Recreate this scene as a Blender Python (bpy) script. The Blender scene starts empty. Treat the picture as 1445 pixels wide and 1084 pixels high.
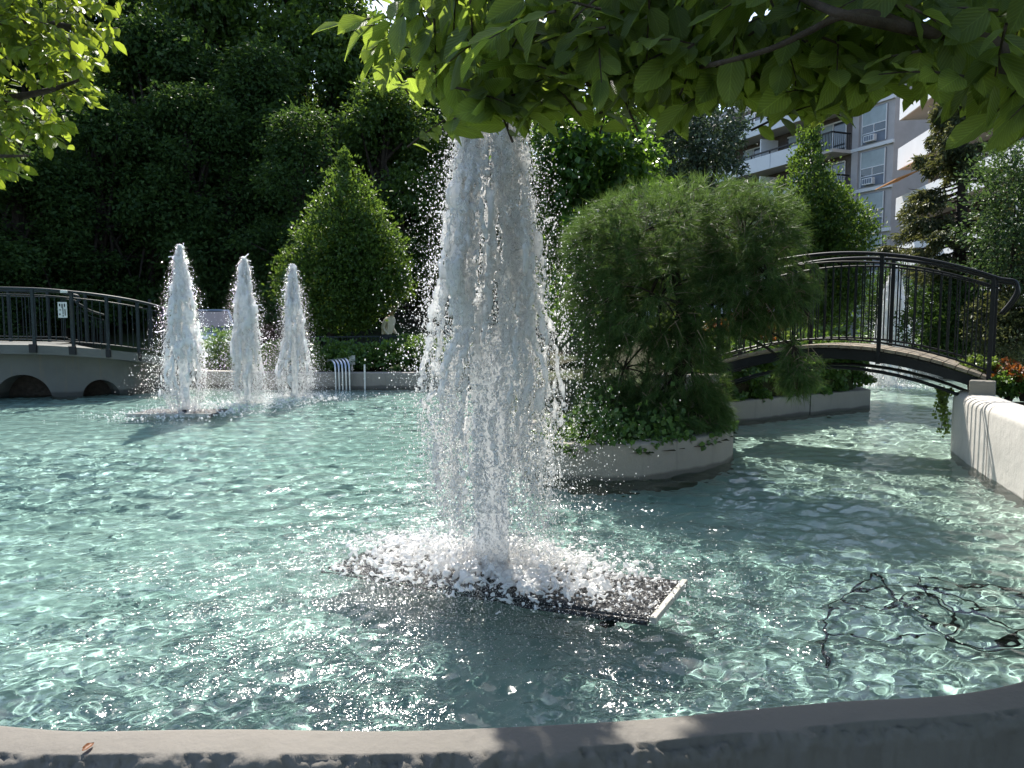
import bpy, bmesh, math, random
import numpy as np
from mathutils import Vector, Matrix, noise
R = math.radians
scene = bpy.context.scene
COL = scene.collection
random.seed(5)

# ------------------------------------------------------------------ camera
CAM_Z, FPX, PW, PH, HORIZ = 1.5, 1080.0, 1445.0, 1084.0, 450.0
PITCH = math.atan((PH / 2 - HORIZ) / FPX)
cam_d = bpy.data.cameras.new('camera')
cam_d.sensor_width = 36.0
cam_d.lens = 36.0 * FPX / PW
cam_d.clip_start, cam_d.clip_end = 0.05, 2000
cam = bpy.data.objects.new('camera', cam_d)
COL.objects.link(cam)
cam.location = (0, 0, CAM_Z)
cam.rotation_euler = (R(90) - PITCH, 0, 0)
scene.camera = cam

# ------------------------------------------------------------------ sky, sun, exposure
SUN_AZ, SUN_EL = R(-7), R(49)          # azimuth measured from the view axis, negative = to the left
world = bpy.data.worlds.new('World')
scene.world = world
world.use_nodes = True
wn = world.node_tree
wn.nodes.clear()
sky = wn.nodes.new('ShaderNodeTexSky')
sky.sky_type = 'NISHITA'
sky.sun_disc = False
sky.sun_elevation = SUN_EL
sky.sun_rotation = SUN_AZ
sky.altitude = 100
sky.air_density = 1.0
sky.dust_density = 1.2
bg = wn.nodes.new('ShaderNodeBackground')
bg.inputs[1].default_value = 0.14
wo = wn.nodes.new('ShaderNodeOutputWorld')
wn.links.new(sky.outputs[0], bg.inputs[0])
wn.links.new(bg.outputs[0], wo.inputs[0])
SUN = Vector((math.sin(SUN_AZ) * math.cos(SUN_EL), math.cos(SUN_AZ) * math.cos(SUN_EL), math.sin(SUN_EL)))
sd = bpy.data.lights.new('sun', 'SUN')
sd.energy = 5.0
sd.angle = R(0.53)
sd.color = (1.0, 0.95, 0.86)
sun = bpy.data.objects.new('sun', sd)
COL.objects.link(sun)
sun.rotation_euler = SUN.to_track_quat('Z', 'Y').to_euler()
sun.location = SUN * 60
scene.view_settings.view_transform = 'Standard'
scene.view_settings.look = 'None'
scene.view_settings.exposure = 1.15
scene.view_settings.gamma = 1.0
scene.view_settings.use_curve_mapping = False
scene.cycles.max_bounces = 28
scene.cycles.diffuse_bounces = 24
scene.cycles.glossy_bounces = 3
scene.cycles.transmission_bounces = 8
scene.cycles.transparent_max_bounces = 28
scene.cycles.use_denoising = True

# ------------------------------------------------------------------ pixel -> place
_cp, _sp = math.cos(PITCH), math.sin(PITCH)
def ray(px, py):
    u, v = (px - PW / 2) / FPX, (PH / 2 - py) / FPX
    return Vector((u, _cp + v * _sp, -_sp + v * _cp))
def G(px, py, z=0.0):                   # point of the photograph on the level z
    r = ray(px, py)
    t = (z - CAM_Z) / r.z
    return Vector((r.x * t, r.y * t, z))
def D(px, py, y):                       # point of the photograph at the distance y
    r = ray(px, py)
    t = y / r.y
    return Vector((r.x * t, y, CAM_Z + r.z * t))

# ------------------------------------------------------------------ objects
def tag(o, label=None, cat=None, group=None, kind=None):
    if label: o['label'] = label
    if cat: o['category'] = cat
    if group: o['group'] = group
    if kind: o['kind'] = kind
    return o
def empty(name, loc, rz=0.0):
    o = bpy.data.objects.new(name, None)
    COL.objects.link(o)
    o.location = loc
    o.rotation_euler = (0, 0, rz)
    o.empty_display_size = 0.1
    return o
def link(name, me, m=None, parent=None, loc=None):
    o = bpy.data.objects.new(name, me)
    COL.objects.link(o)
    if m is not None and not me.materials:
        me.materials.append(m)
    if parent is not None:
        o.parent = parent
    if loc is not None:
        o.location = loc
    return o
def inv(parent, verts):                 # world positions -> the frame of a parent that only has location and rotation z
    if parent is None:
        return verts
    while parent.parent is not None: parent = parent.parent
    a = np.asarray(verts, float) - np.array(parent.location)
    c, s = math.cos(-parent.rotation_euler.z), math.sin(-parent.rotation_euler.z)
    b = a.copy()
    b[:, 0] = c * a[:, 0] - s * a[:, 1]
    b[:, 1] = s * a[:, 0] + c * a[:, 1]
    return b
def np_mesh(name, V, F, smooth=False):
    """F: int array (n,3) or (n,4), or list of such arrays"""
    if not isinstance(F, list): F = [F]
    F = [np.asarray(f, np.int32) for f in F if len(f)]
    me = bpy.data.meshes.new(name)
    V = np.asarray(V, np.float32)
    me.vertices.add(len(V))
    me.vertices.foreach_set('co', V.ravel())
    idx = np.concatenate([f.ravel() for f in F])
    tot = np.concatenate([np.full(len(f), f.shape[1], np.int32) for f in F])
    me.loops.add(len(idx))
    me.loops.foreach_set('vertex_index', idx)
    st = np.concatenate([[0], np.cumsum(tot)[:-1]]).astype(np.int32)
    me.polygons.add(len(tot))
    me.polygons.foreach_set('loop_start', st)
    if smooth:
        me.polygons.foreach_set('use_smooth', np.ones(len(tot), bool))
    me.update(calc_edges=True)
    return me
class MB:
    """collects shapes in world space, then links them as ONE mesh object"""
    def __init__(self):
        self.V, self.F = [], []
    def quad(self, a, b, c, d):
        n = len(self.V); self.V += [tuple(a), tuple(b), tuple(c), tuple(d)]; self.F.append((n, n + 1, n + 2, n + 3)); return self
    def poly(self, pts):
        n = len(self.V); self.V += [tuple(p) for p in pts]; self.F.append(tuple(range(n, n + len(pts)))); return self
    def prism(self, pts, off):
        """closed prism: polygon pts swept by vector off"""
        n = len(self.V); k = len(pts); off = Vector(off)
        self.V += [tuple(p) for p in pts] + [tuple(Vector(p) + off) for p in pts]
        self.F.append(tuple(range(n + k - 1, n - 1, -1))); self.F.append(tuple(range(n + k, n + 2 * k)))
        for i in range(k):
            j = (i + 1) % k
            self.F.append((n + i, n + j, n + k + j, n + k + i))
        return self
    def box(self, c, s, ax=None):
        """box of centre c, size s, axes ax (3 unit vectors)"""
        c = Vector(c)
        X, Y, Z = [Vector(a) for a in (ax or ((1, 0, 0), (0, 1, 0), (0, 0, 1)))]
        h = [x / 2 for x in s]
        p = [c + X * sx * h[0] + Y * sy * h[1] - Z * h[2] for sx, sy in ((-1, -1), (1, -1), (1, 1), (-1, 1))]
        return self.prism(p, Z * s[2])
    def bar(self, a, b, w, t=None, up=(0, 0, 1)):
        a, b = Vector(a), Vector(b)
        d = (b - a); L = d.length; d.normalize()
        s = d.cross(Vector(up))
        if s.length < 1e-4: s = d.cross(Vector((0, 1, 0)))
        s.normalize(); u = s.cross(d)
        return self.box((a + b) / 2, (w, t or w, L), (s, u, d))
    def tube(self, pts, r, n=8, cap=True):
        pts = [Vector(p) for p in pts]
        rs = r if isinstance(r, (list, tuple)) else [r] * len(pts)
        base = len(self.V); ref = None
        for i, p in enumerate(pts):
            d = (pts[min(i + 1, len(pts) - 1)] - pts[max(i - 1, 0)]).normalized()
            if ref is None:
                ref = d.orthogonal().normalized()
            ref = (ref - d * ref.dot(d)).normalized()
            b = d.cross(ref)
            for k in range(n):
                a = 2 * math.pi * k / n
                self.V.append(tuple(p + (ref * math.cos(a) + b * math.sin(a)) * rs[i]))
        for i in range(len(pts) - 1):
            for k in range(n):
                k2 = (k + 1) % n
                self.F.append((base + i * n + k, base + i * n + k2, base + (i + 1) * n + k2, base + (i + 1) * n + k))
        if cap:
            self.F.append(tuple(range(base + n - 1, base - 1, -1)))
            e = base + (len(pts) - 1) * n
            self.F.append(tuple(range(e, e + n)))
        return self
    def build(self, name, m=None, parent=None, smooth=False, bevel=0.0, kind=None):
        me = bpy.data.meshes.new(name)
        V = inv(parent, np.array(self.V)) if parent is not None else self.V
        me.from_pydata([tuple(v) for v in V], [], self.F)
        if smooth:
            for p in me.polygons: p.use_smooth = True
        me.update()
        o = link(name, me, m, parent)
        if bevel:
            b = o.modifiers.new('bevel', 'BEVEL'); b.width = bevel; b.segments = 2; b.limit_method = 'ANGLE'
        if kind: o['kind'] = kind
        return o
def catmull(pts, n=8, closed=False):
    P = [Vector(p) for p in pts]
    out = []
    m = len(P)
    for i in range(m if closed else m - 1):
        if closed:
            a, b, c, d = P[(i - 1) % m], P[i], P[(i + 1) % m], P[(i + 2) % m]
        else:
            a, b, c, d = P[max(i - 1, 0)], P[i], P[i + 1], P[min(i + 2, m - 1)]
        for k in range(n):
            t = k / n
            out.append(0.5 * ((2 * b) + (c - a) * t + (2 * a - 5 * b + 4 * c - d) * t * t + (3 * b - a - 3 * c + d) * t ** 3))
    if not closed: out.append(P[-1])
    return out

# ------------------------------------------------------------------ materials
class NT:
    def __init__(self, name):
        self.m = bpy.data.materials.new(name); self.m.use_nodes = True
        self.t = self.m.node_tree; self.t.nodes.clear()
        self.out = self.n('ShaderNodeOutputMaterial')
    def n(self, typ, **kw):
        x = self.t.nodes.new(typ)
        for k, v in kw.items():
            if k.startswith('i_'):
                key = k[2:]
                x.inputs[int(key) if key.isdigit() else key.replace('_', ' ')].default_value = v
            else:
                setattr(x, k, v)
        return x
    def l(self, a, b): self.t.links.new(a, b)
    def noise(self, scale, detail=4, rough=0.55, vec=None, dist=0.0):
        x = self.n('ShaderNodeTexNoise', i_Scale=scale, i_Detail=detail, i_Roughness=rough, i_Distortion=dist)
        if vec is not None: self.l(vec, x.inputs['Vector'])
        return x.outputs['Fac']
    def ramp(self, fac, stops):
        x = self.n('ShaderNodeValToRGB')
        e = x.color_ramp.elements
        while len(e) < len(stops): e.new(0.5)
        for i, (p, c) in enumerate(stops):
            e[i].position = p
            e[i].color = (c, c, c, 1) if not isinstance(c, (tuple, list)) else (*c, 1)
        self.l(fac, x.inputs[0])
        return x.outputs[0]
    def mix(self, a, b, fac, mode='MIX'):
        x = self.n('ShaderNodeMix', data_type='RGBA', blend_type=mode)
        for s, v in ((6, a), (7, b)):
            if isinstance(v, (tuple, list)): x.inputs[s].default_value = (*v[:3], 1)
            else: self.l(v, x.inputs[s])
        if isinstance(fac, (int, float)): x.inputs[0].default_value = fac
        else: self.l(fac, x.inputs[0])
        return x.outputs[2]
    def bump(self, h, strength=0.3, dist=0.02, normal=None):
        x = self.n('ShaderNodeBump', i_Strength=strength, i_Distance=dist)
        self.l(h, x.inputs['Height'])
        if normal is not None: self.l(normal, x.inputs['Normal'])
        return x.outputs[0]
    def obj(self): return self.n('ShaderNodeTexCoord').outputs['Object']
    def pos(self): return self.n('ShaderNodeNewGeometry').outputs['Position']
    def rnd(self): return self.n('ShaderNodeNewGeometry').outputs['Random Per Island']
    def principled(self, col, rough=0.6, spec=0.5, metal=0.0, normal=None):
        x = self.n('ShaderNodeBsdfPrincipled')
        if isinstance(col, (tuple, list)): x.inputs['Base Color'].default_value = (*col[:3], 1)
        else: self.l(col, x.inputs['Base Color'])
        if isinstance(rough, (int, float)): x.inputs['Roughness'].default_value = rough
        else: self.l(rough, x.inputs['Roughness'])
        x.inputs['Specular IOR Level'].default_value = spec
        x.inputs['Metallic'].default_value = metal
        if normal is not None: self.l(normal, x.inputs['Normal'])
        return x.outputs[0]
    def done(self, sh):
        self.l(sh, self.out.inputs[0]); return self.m

def simple(name, col, rough=0.6, spec=0.4, metal=0.0, var=0.15, scale=6.0, bump=0.0):
    t = NT(name)
    f = t.noise(scale, 5, 0.6, t.pos())
    c = t.mix(tuple(x * (1 - var) for x in col), tuple(min(1, x * (1 + var)) for x in col), t.ramp(f, [(0.3, 0.0), (0.7, 1.0)]))
    nb = t.bump(t.noise(scale * 8, 4, 0.6, t.pos()), bump, 0.01) if bump else None
    return t.done(t.principled(c, rough, spec, metal, nb))
def concrete(name, col, dirt=(0.12, 0.11, 0.09), waterline=None, rough_bump=0.25):
    """painted concrete: blotches, vertical streaks, pitting, a damp darker band just over the water"""
    t = NT(name)
    P = t.pos()
    big = t.noise(1.3, 5, 0.6, P)
    mp = t.n('ShaderNodeMapping'); mp.inputs['Scale'].default_value = (7, 7, 0.5); t.l(P, mp.inputs[0])
    streak = t.noise(1.6, 4, 0.6, mp.outputs[0])
    c = t.mix(tuple(x * 0.86 for x in col), tuple(min(1, x * 1.08) for x in col), t.ramp(big, [(0.3, 0.0), (0.7, 1.0)]))
    c = t.mix(c, dirt, t.ramp(streak, [(0.56, 0.0), (0.78, 0.42)]))
    fine = t.noise(38, 4, 0.65, P)
    c = t.mix(c, dirt, t.ramp(fine, [(0.64, 0.0), (0.78, 0.3)]))
    if waterline:
        sx = t.n('ShaderNodeSeparateXYZ'); t.l(P, sx.inputs[0])
        ad = t.n('ShaderNodeMath', operation='MULTIPLY_ADD'); t.l(big, ad.inputs[0]); ad.inputs[1].default_value = 0.10; t.l(sx.outputs[2], ad.inputs[2])
        wl = t.ramp(ad.outputs[0], [(waterline * 0.75, 1.0), (waterline, 0.0)])
        c = t.mix(c, tuple(x * 0.45 for x in col), wl)
    nb = t.bump(t.noise(55, 5, 0.7, P), rough_bump, 0.006, t.bump(t.noise(6, 4, 0.6, P), rough_bump * 1.2, 0.03))
    return t.done(t.principled(c, 0.8, 0.3, 0, nb))
def leafmat(name, dark, light, trans, tmix=0.45, rough=0.5, spec=0.3, hue=None):
    t = NT(name)
    r = t.rnd()
    c = t.mix(dark, light, r)
    if hue:
        c = t.mix(c, hue, t.ramp(r, [(0.93, 0.0), (0.96, 1.0)]))
    p = t.principled(c, rough, spec)
    tr = t.n('ShaderNodeBsdfTranslucent')
    t.l(t.mix(tuple(x * 0.6 for x in trans), trans, r), tr.inputs[0])
    mx = t.n('ShaderNodeMixShader', i_Fac=tmix)
    t.l(p, mx.inputs[1]); t.l(tr.outputs[0], mx.inputs[2])
    return t.done(mx.outputs[0])

# ================================================================== THE POOL
M = {}
M['rim'] = concrete('rim_concrete', (0.148, 0.136, 0.120), rough_bump=0.35)
M['isl'] = concrete('island_concrete', (0.265, 0.24, 0.20), waterline=0.11)
M['white_wall'] = concrete('white_painted_concrete', (0.50, 0.475, 0.435), dirt=(0.3, 0.28, 0.25), waterline=0.06)
M['bridge_conc'] = concrete('bridge_concrete', (0.105, 0.107, 0.096), dirt=(0.16, 0.12, 0.07), waterline=0.16)

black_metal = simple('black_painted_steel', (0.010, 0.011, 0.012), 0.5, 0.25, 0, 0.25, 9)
M['black'] = black_metal
t = NT('black_mesh_screen')
P = t.pos()
br = t.n('ShaderNodeTexVoronoi', i_Scale=60.0); t.l(P, br.inputs['Vector'])
c = t.mix((0.006, 0.006, 0.007), (0.03, 0.03, 0.032), t.ramp(br.outputs['Distance'], [(0.1, 0.0), (0.5, 1.0)]))
M['screen'] = t.done(t.principled(c, 0.3, 0.5, 0, t.bump(br.outputs['Distance'], 0.8, 0.02)))
M['trim'] = simple('white_plastic_trim', (0.36, 0.35, 0.31), 0.7, 0.3, 0, 0.45, 22)
M['steel'] = simple('stainless_steel', (0.5, 0.52, 0.54), 0.28, 0.5, 0.9, 0.15, 20)


NEAR = [(-12.5, 9.0), (-9.6, 5.8), (-6.6, 3.85), (-4.6, 3.0), (-3.1, 2.62)] + [tuple(G(x, y, 0.22))[:2] for x, y in ((0, 1014), (230, 1021), (500, 1022), (720, 1017), (945, 1001), (1170, 984), (1445, 951))] + [(2.75, 3.35), (3.45, 4.3)]
W0, W1 = G(1445, 706, 0), G(1341, 637, 0)
RIGHT = [(3.46, 4.32), (3.74, 4.85)] + [tuple(W0)[:2], tuple(W0.lerp(W1, 0.55) + Vector((-0.02, 0, 0)))[:2], tuple(W1)[:2]]
BACK = [(5.9, 8.75), (7.4, 9.6), (9.4, 12.0), (10.9, 15.2), (11.0, 19.2), (7.0, 19.8), (3.0, 18.2), (-1.0, 16.7), (-5.0, 16.6), (-8.2, 17.6), (-12.0, 19.0), (-14.5, 17.0), (-14.2, 12.5)]
def flat(p): return [Vector((x, y, 0)) for x, y in p]
near_c, right_c, back_c = catmull(flat(NEAR), 10), catmull(flat(RIGHT), 8), catmull(flat(BACK), 8)
OUTLINE = np.array([(v.x, v.y) for v in near_c + right_c + back_c])

def in_poly(P, poly):
    x, y = P[:, 0], P[:, 1]
    ins = np.zeros(len(P), bool)
    n = len(poly); j = n - 1
    for i in range(n):
        xi, yi = poly[i]; xj, yj = poly[j]
        c = ((yi > y) != (yj > y)) & (x < (xj - xi) * (y - yi) / ((yj - yi) or 1e-9) + xi)
        ins ^= c; j = i
    return ins
def offset(path, d):
    """path moved to its right-hand side by d"""
    o = []
    for i, p in enumerate(path):
        t = (path[min(i + 1, len(path) - 1)] - path[max(i - 1, 0)]).normalized()
        o.append(p + Vector((t.y, -t.x, 0)) * d)
    return o
def wall(name, path, h, w, m, label, parent=None, r=0.05, lo=-0.62, rough=0.0, group=None, cat='pool wall', seg=5, crumble=0.0):
    """path runs along the water-side face, the wall's body lies on its right-hand side"""
    n = len(path)
    hh = h if isinstance(h, (list, tuple, np.ndarray)) else [h] * n
    prof = lambda H: ([(0, lo), (0, H * 0.35), (0, H - r)] + [(r - r * math.cos(a), H - r + r * math.sin(a)) for a in np.linspace(0.3, math.pi / 2, seg)] +
                      [(w / 2, H + 0.004)] + [(w - r + r * math.cos(a), H - r + r * math.sin(a)) for a in np.linspace(math.pi / 2, 0.0, seg)] + [(w, H * 0.35), (w, -0.3)])
    V = []
    rng = random.Random(len(name) + n)
    for i, p in enumerate(path):
        t = (path[min(i + 1, n - 1)] - path[max(i - 1, 0)]).normalized()
        nv = Vector((t.y, -t.x, 0))
        for (u, v) in prof(hh[i]):
            q = p + nv * u + Vector((0, 0, v))
            if rough:
                q += Vector((0, 0, 1)) * rough * (math.sin(3.1 * q.x + 1.7 * q.y) + math.sin(7.3 * q.x - 2.1 * q.y)) * 0.5
            if crumble and u > w * 0.8:
                e1 = noise.fractal(Vector((q.x * 16, q.y * 16, v * 22 + u * 15)), 0.7, 2.1, 5)
                e2 = noise.noise(Vector((q.x * 5, q.y * 5, 3.0)))
                q += nv * (-0.5 + 1.1 * e1 + 0.5 * e2) * crumble + Vector((0, 0, min(0.05, -0.6 + 1.2 * e1 + 1.0 * e2) * crumble))
            V.append(q)
    k = len(prof(1.0))
    F = []
    for i in range(n - 1):
        for j in range(k - 1):
            a = i * k + j
            F.append((a, a + 1, a + k + 1, a + k))
    me = bpy.data.meshes.new(name)
    me.from_pydata([tuple(v) for v in V], [], F + [tuple(range(k - 1, -1, -1)), tuple(range((n - 1) * k, n * k))])
    for p in me.polygons: p.use_smooth = len(p.vertices) == 4
    o = link(name, me, m, parent)
    if label: tag(o, label, cat, group)
    return o

# path direction is counter-clockwise seen from above with the pool on its left
rim_h = []
for p in near_c:
    rim_h.append(0.22 + max(0, min(1, (p.x - 2.0) / 1.5)) ** 1.5 * 0.45)
rim_path = catmull([near_c[i] for i in range(0, len(near_c), 2)] + [near_c[-1]], 14)
rim_hh = [0.22 + max(0, min(1, (p.x - 2.0) / 1.5)) ** 1.5 * 0.45 for p in rim_path]
rim = wall('pool_rim', rim_path, rim_hh, 0.215, M['rim'], 'low grey rounded concrete rim along the near side of the pool, half in shade', r=0.055, rough=0.006, seg=9, crumble=0.014)
right_wall = wall('pool_wall', right_c, [0.66 + 0.04 * i / len(right_c) for i in range(len(right_c))], 0.36, M['white_wall'],
                  'pale painted sunlit pool wall with rounded top beside the footbridge', r=0.10, rough=0.003, seg=8)
for f_ in (0.36, 0.52, 0.70):  # thin dark strips drawn in for railing shadows and joints on the wall
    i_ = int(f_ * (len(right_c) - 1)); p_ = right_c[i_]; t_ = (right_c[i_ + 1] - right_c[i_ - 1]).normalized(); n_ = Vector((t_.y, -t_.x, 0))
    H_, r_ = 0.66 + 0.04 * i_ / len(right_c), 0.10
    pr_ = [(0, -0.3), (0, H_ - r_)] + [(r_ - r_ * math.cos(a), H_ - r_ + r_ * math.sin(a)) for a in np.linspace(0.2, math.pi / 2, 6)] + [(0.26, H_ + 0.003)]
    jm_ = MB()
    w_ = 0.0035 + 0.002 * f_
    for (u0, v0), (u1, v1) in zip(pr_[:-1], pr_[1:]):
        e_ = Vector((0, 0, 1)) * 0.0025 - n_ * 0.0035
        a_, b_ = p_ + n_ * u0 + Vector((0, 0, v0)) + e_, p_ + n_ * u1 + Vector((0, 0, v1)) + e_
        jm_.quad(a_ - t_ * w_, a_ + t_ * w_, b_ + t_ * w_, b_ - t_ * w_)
    jm_.build('shadow_joint_line', M['black'], right_wall)
bank_wall = wall('bank_wall', back_c, 0.34, 0.3, M['isl'], 'low concrete retaining wall along the far bank below the hedge', r=0.03)

# pool floor and water --------------------------------------------------------
t = NT('pool_floor_paint')
P = t.pos()
c = t.mix((0.238, 0.328, 0.305), (0.345, 0.425, 0.394), t.ramp(t.noise(0.35, 4, 0.55, P), [(0.32, 0.0), (0.68, 1.0)]))
c = t.mix(c, (0.14, 0.21, 0.195), t.ramp(t.noise(1.1, 6, 0.65, P), [(0.5, 0.0), (0.75, 0.6)]))
c = t.mix(c, (0.42, 0.47, 0.41), t.ramp(t.noise(2.7, 6, 0.7, P), [(0.55, 0.0), (0.8, 0.5)]))
sxf = t.n('ShaderNodeSeparateXYZ'); t.l(P, sxf.inputs[0])
shf = t.n('ShaderNodeMath', operation='MULTIPLY_ADD'); t.l(sxf.outputs[0], shf.inputs[0]); shf.inputs[1].default_value = 0.16; shf.inputs[2].default_value = 0.0
c = t.mix(c, (0.47, 0.50, 0.43), t.ramp(shf.outputs[0], [(0.22, 0.0), (0.72, 0.62)]))
M['floor'] = t.done(t.principled(c, 0.85, 0.2))
FLOOR_Z = -0.42
gx, gy = np.meshgrid(np.linspace(-15.5, 12, 56), np.linspace(1.6, 20.5, 40))
V = np.stack([gx.ravel(), gy.ravel(), FLOOR_Z + 0.05 * np.sin(gx.ravel() * 0.7) * np.cos(gy.ravel() * 0.5)], 1)
def grid_faces(nr, nc):
    i = np.arange(nr * nc).reshape(nr, nc)
    return np.stack([i[:-1, :-1].ravel(), i[:-1, 1:].ravel(), i[1:, 1:].ravel(), i[1:, :-1].ravel()], 1)
pool_floor = link('pool_floor', np_mesh('pool_floor', V, grid_faces(40, 56), True), M['floor'])
tag(pool_floor, kind='structure')

JETS = dict(main=G(694, 806, 0.03), a=G(262, 584, 0), b=G(350, 571, 0), c=G(417, 561, 0), d=G(1256, 546, 0))
rng = np.random.default_rng(11)
def waves(x, y):
    """ripple height of the pool: crossing wave trains, shorter and livelier close to the jets"""
    z = np.zeros_like(x)
    for i in range(84):
        lam = 0.068 * (8.0 ** rng.uniform(0, 1.0))
        th = rng.normal(math.pi / 2 + 0.25, 0.85)
        k = 2 * math.pi / lam
        a = 0.0043 * lam ** 0.88 * rng.uniform(0.5, 1.3)
        ph = rng.uniform(0, 6.28)
        wob = 0.35 * np.sin(0.9 * x + 1.3 * y + ph) + 0.25 * np.sin(2.3 * x - 1.7 * y + 2 * ph)
        z += a * np.sin(k * (x * math.cos(th) + y * math.sin(th)) + ph + wob * 2.2)
    patch = 0.75 + 0.35 * np.sin(0.55 * x + 0.4 * y + 1.0) * np.sin(0.8 * y - 0.3 * x)
    z *= patch
    for nme, (amp, rad) in dict(main=(0.016, 1.5), a=(0.012, 0.9), b=(0.012, 0.9), c=(0.012, 0.9), d=(0.012, 0.9)).items():
        j = JETS[nme]
        d = np.hypot(x - j.x, y - j.y)
        env = np.exp(-(d / rad) ** 2)
        q = np.zeros_like(x)
        for i in range(14):
            th = rng.uniform(0, 6.28); k = 2 * math.pi / rng.uniform(0.07, 0.24)
            q += np.sin(k * (x * math.cos(th) + y * math.sin(th)) + rng.uniform(0, 6.28)) * (7.0 / k) / 3
        z += amp * env * q * 0.5
    return z
ys = [1.9]
while ys[-1] < 20.4:
    ys.append(ys[-1] + 0.010 + 0.0032 * ys[-1])
ys = np.array(ys)
core = np.linspace(-1, 1, 500)
side = 1 + np.array([0.03, 0.07, 0.12, 0.2, 0.3, 0.45, 0.65, 0.9, 1.2, 1.6, 2.1, 2.8, 3.8, 5.2, 7.0])
us = np.concatenate([-side[::-1], core, side])
half = 0.70 * ys + 0.6
X = us[None, :] * half[:, None]
Y = np.repeat(ys[:, None], len(us), 1)
V = np.stack([X.ravel(), Y.ravel(), waves(X.ravel(), Y.ravel())], 1)
F = grid_faces(len(ys), len(us))
cen = V[F].mean(1)
grown = []
o2 = offset([Vector((a, b, 0)) for a, b in OUTLINE], 0.08)
F = F[in_poly(cen[:, :2], [(v.x, v.y) for v in o2])]
used = np.unique(F); remap = np.full(len(V), -1); remap[used] = np.arange(len(used))
t = NT('pool_water')
P = t.pos()
fr = t.n('ShaderNodeFresnel', i_IOR=1.33)
vd = t.n('ShaderNodeVectorMath', operation='DISTANCE'); t.l(P, vd.inputs[0]); vd.inputs[1].default_value = (-0.7, 4.1, 0.0)
near_ = t.ramp(vd.outputs['Value'], [(0.15, 1.0), (0.75, 0.30), (1.0, 0.05)])
dv_ = t.n('ShaderNodeMath', operation='DIVIDE'); t.l(vd.outputs['Value'], dv_.inputs[0]); dv_.inputs[1].default_value = 4.2
t.l(dv_.outputs[0], near_.node.inputs[0])
msk = t.mix((0, 0, 0), near_, t.ramp(t.noise(1.9, 3, 0.6, P), [(0.38, 0.0), (0.62, 1.0)]))
hm = t.n('ShaderNodeMath', operation='MULTIPLY'); t.l(t.noise(26, 2, 0.5, P), hm.inputs[0]); t.l(msk, hm.inputs[1])
nb = t.bump(hm.outputs[0], 1.0, 0.03)
t.l(nb, fr.inputs['Normal'])
gl = t.n('ShaderNodeBsdfGlossy', i_Roughness=0.10); t.l(nb, gl.inputs['Normal'])
rf = t.n('ShaderNodeBsdfRefraction', i_Roughness=0.0, i_IOR=1.33)
rf.inputs[0].default_value = (0.86, 0.96, 0.945, 1)
mx = t.n('ShaderNodeMixShader'); t.l(fr.outputs[0], mx.inputs[0]); t.l(rf.outputs[0], mx.inputs[1]); t.l(gl.outputs[0], mx.inputs[2])
M['water'] = t.done(mx.outputs[0])
water = link('pool_water', np_mesh('pool_water', V[used], remap[F], True), M['water'])
tag(water, kind='structure')
# sunlight bent by the ripples draws the bright net on the pool floor
sd.cycles.is_caustics_light = True
water.cycles.is_caustics_caster = True
pool_floor.cycles.is_caustics_receiver = True

# ================================================================== GROUND
def sstep(a, b, x): 
    t_ = np.clip((np.asarray(x, float) - a) / (b - a), 0, 1); return t_ * t_ * (3 - 2 * t_)
def ground_z(x, y):
    z = -0.12 + 0.42 * sstep(5, 9, y)
    z = z + (0.60 - z) * sstep(3.6, 4.2, x) * sstep(4.0, 5.5, y) * (1 - sstep(8.6, 9.6, y))
    z = z + 0.55 * sstep(6.5, 10, x) * sstep(8, 12, y) * (1 - sstep(13, 16, y))
    z = z + 0.20 * np.clip(y - 25, 0, 45) * (1 - sstep(-2, 14, x))
    return z + 0.04 * np.sin(1.3 * x) * np.cos(1.1 * y)
t = NT('garden_ground')
P = t.pos()
c = t.mix((0.030, 0.024, 0.016), (0.035, 0.055, 0.016), t.ramp(t.noise(0.5, 5, 0.6, P), [(0.4, 0.0), (0.6, 1.0)]))
c = t.mix(c, (0.075, 0.058, 0.038), t.ramp(t.noise(9, 5, 0.7, P), [(0.52, 0.0), (0.72, 0.6)]))
M['ground'] = t.done(t.principled(c, 0.95, 0.1, 0, t.bump(t.noise(16, 5, 0.7, P), 0.7, 0.05)))
gp = offset([Vector((a, b, 0)) for a, b in OUTLINE], 0.12)
gc = Vector((-1, 9.5, 0))
rings = [0, 0.15, 0.4, 0.9, 1.8, 3.2, 5.5, 9, 15, 24, 38, 60, 120, 400, 900]
V = []
for r_ in rings:
    for p in gp:
        d = (p - gc).normalized()
        q = p + d * r_
        V.append((q.x, q.y, 0))
V = np.array(V); V[:, 2] = ground_z(V[:, 0], V[:, 1])
k = len(gp)
V[:k, 2] -= 0.25
F = []
for i in range(len(rings) - 1):
    for j in range(k):
        j2 = (j + 1) % k
        F.append((i * k + j, i * k + j2, (i + 1) * k + j2, (i + 1) * k + j))
tag(link('ground', np_mesh('ground', V, np.array(F)[:, ::-1], True), M['ground']), kind='structure')

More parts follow.
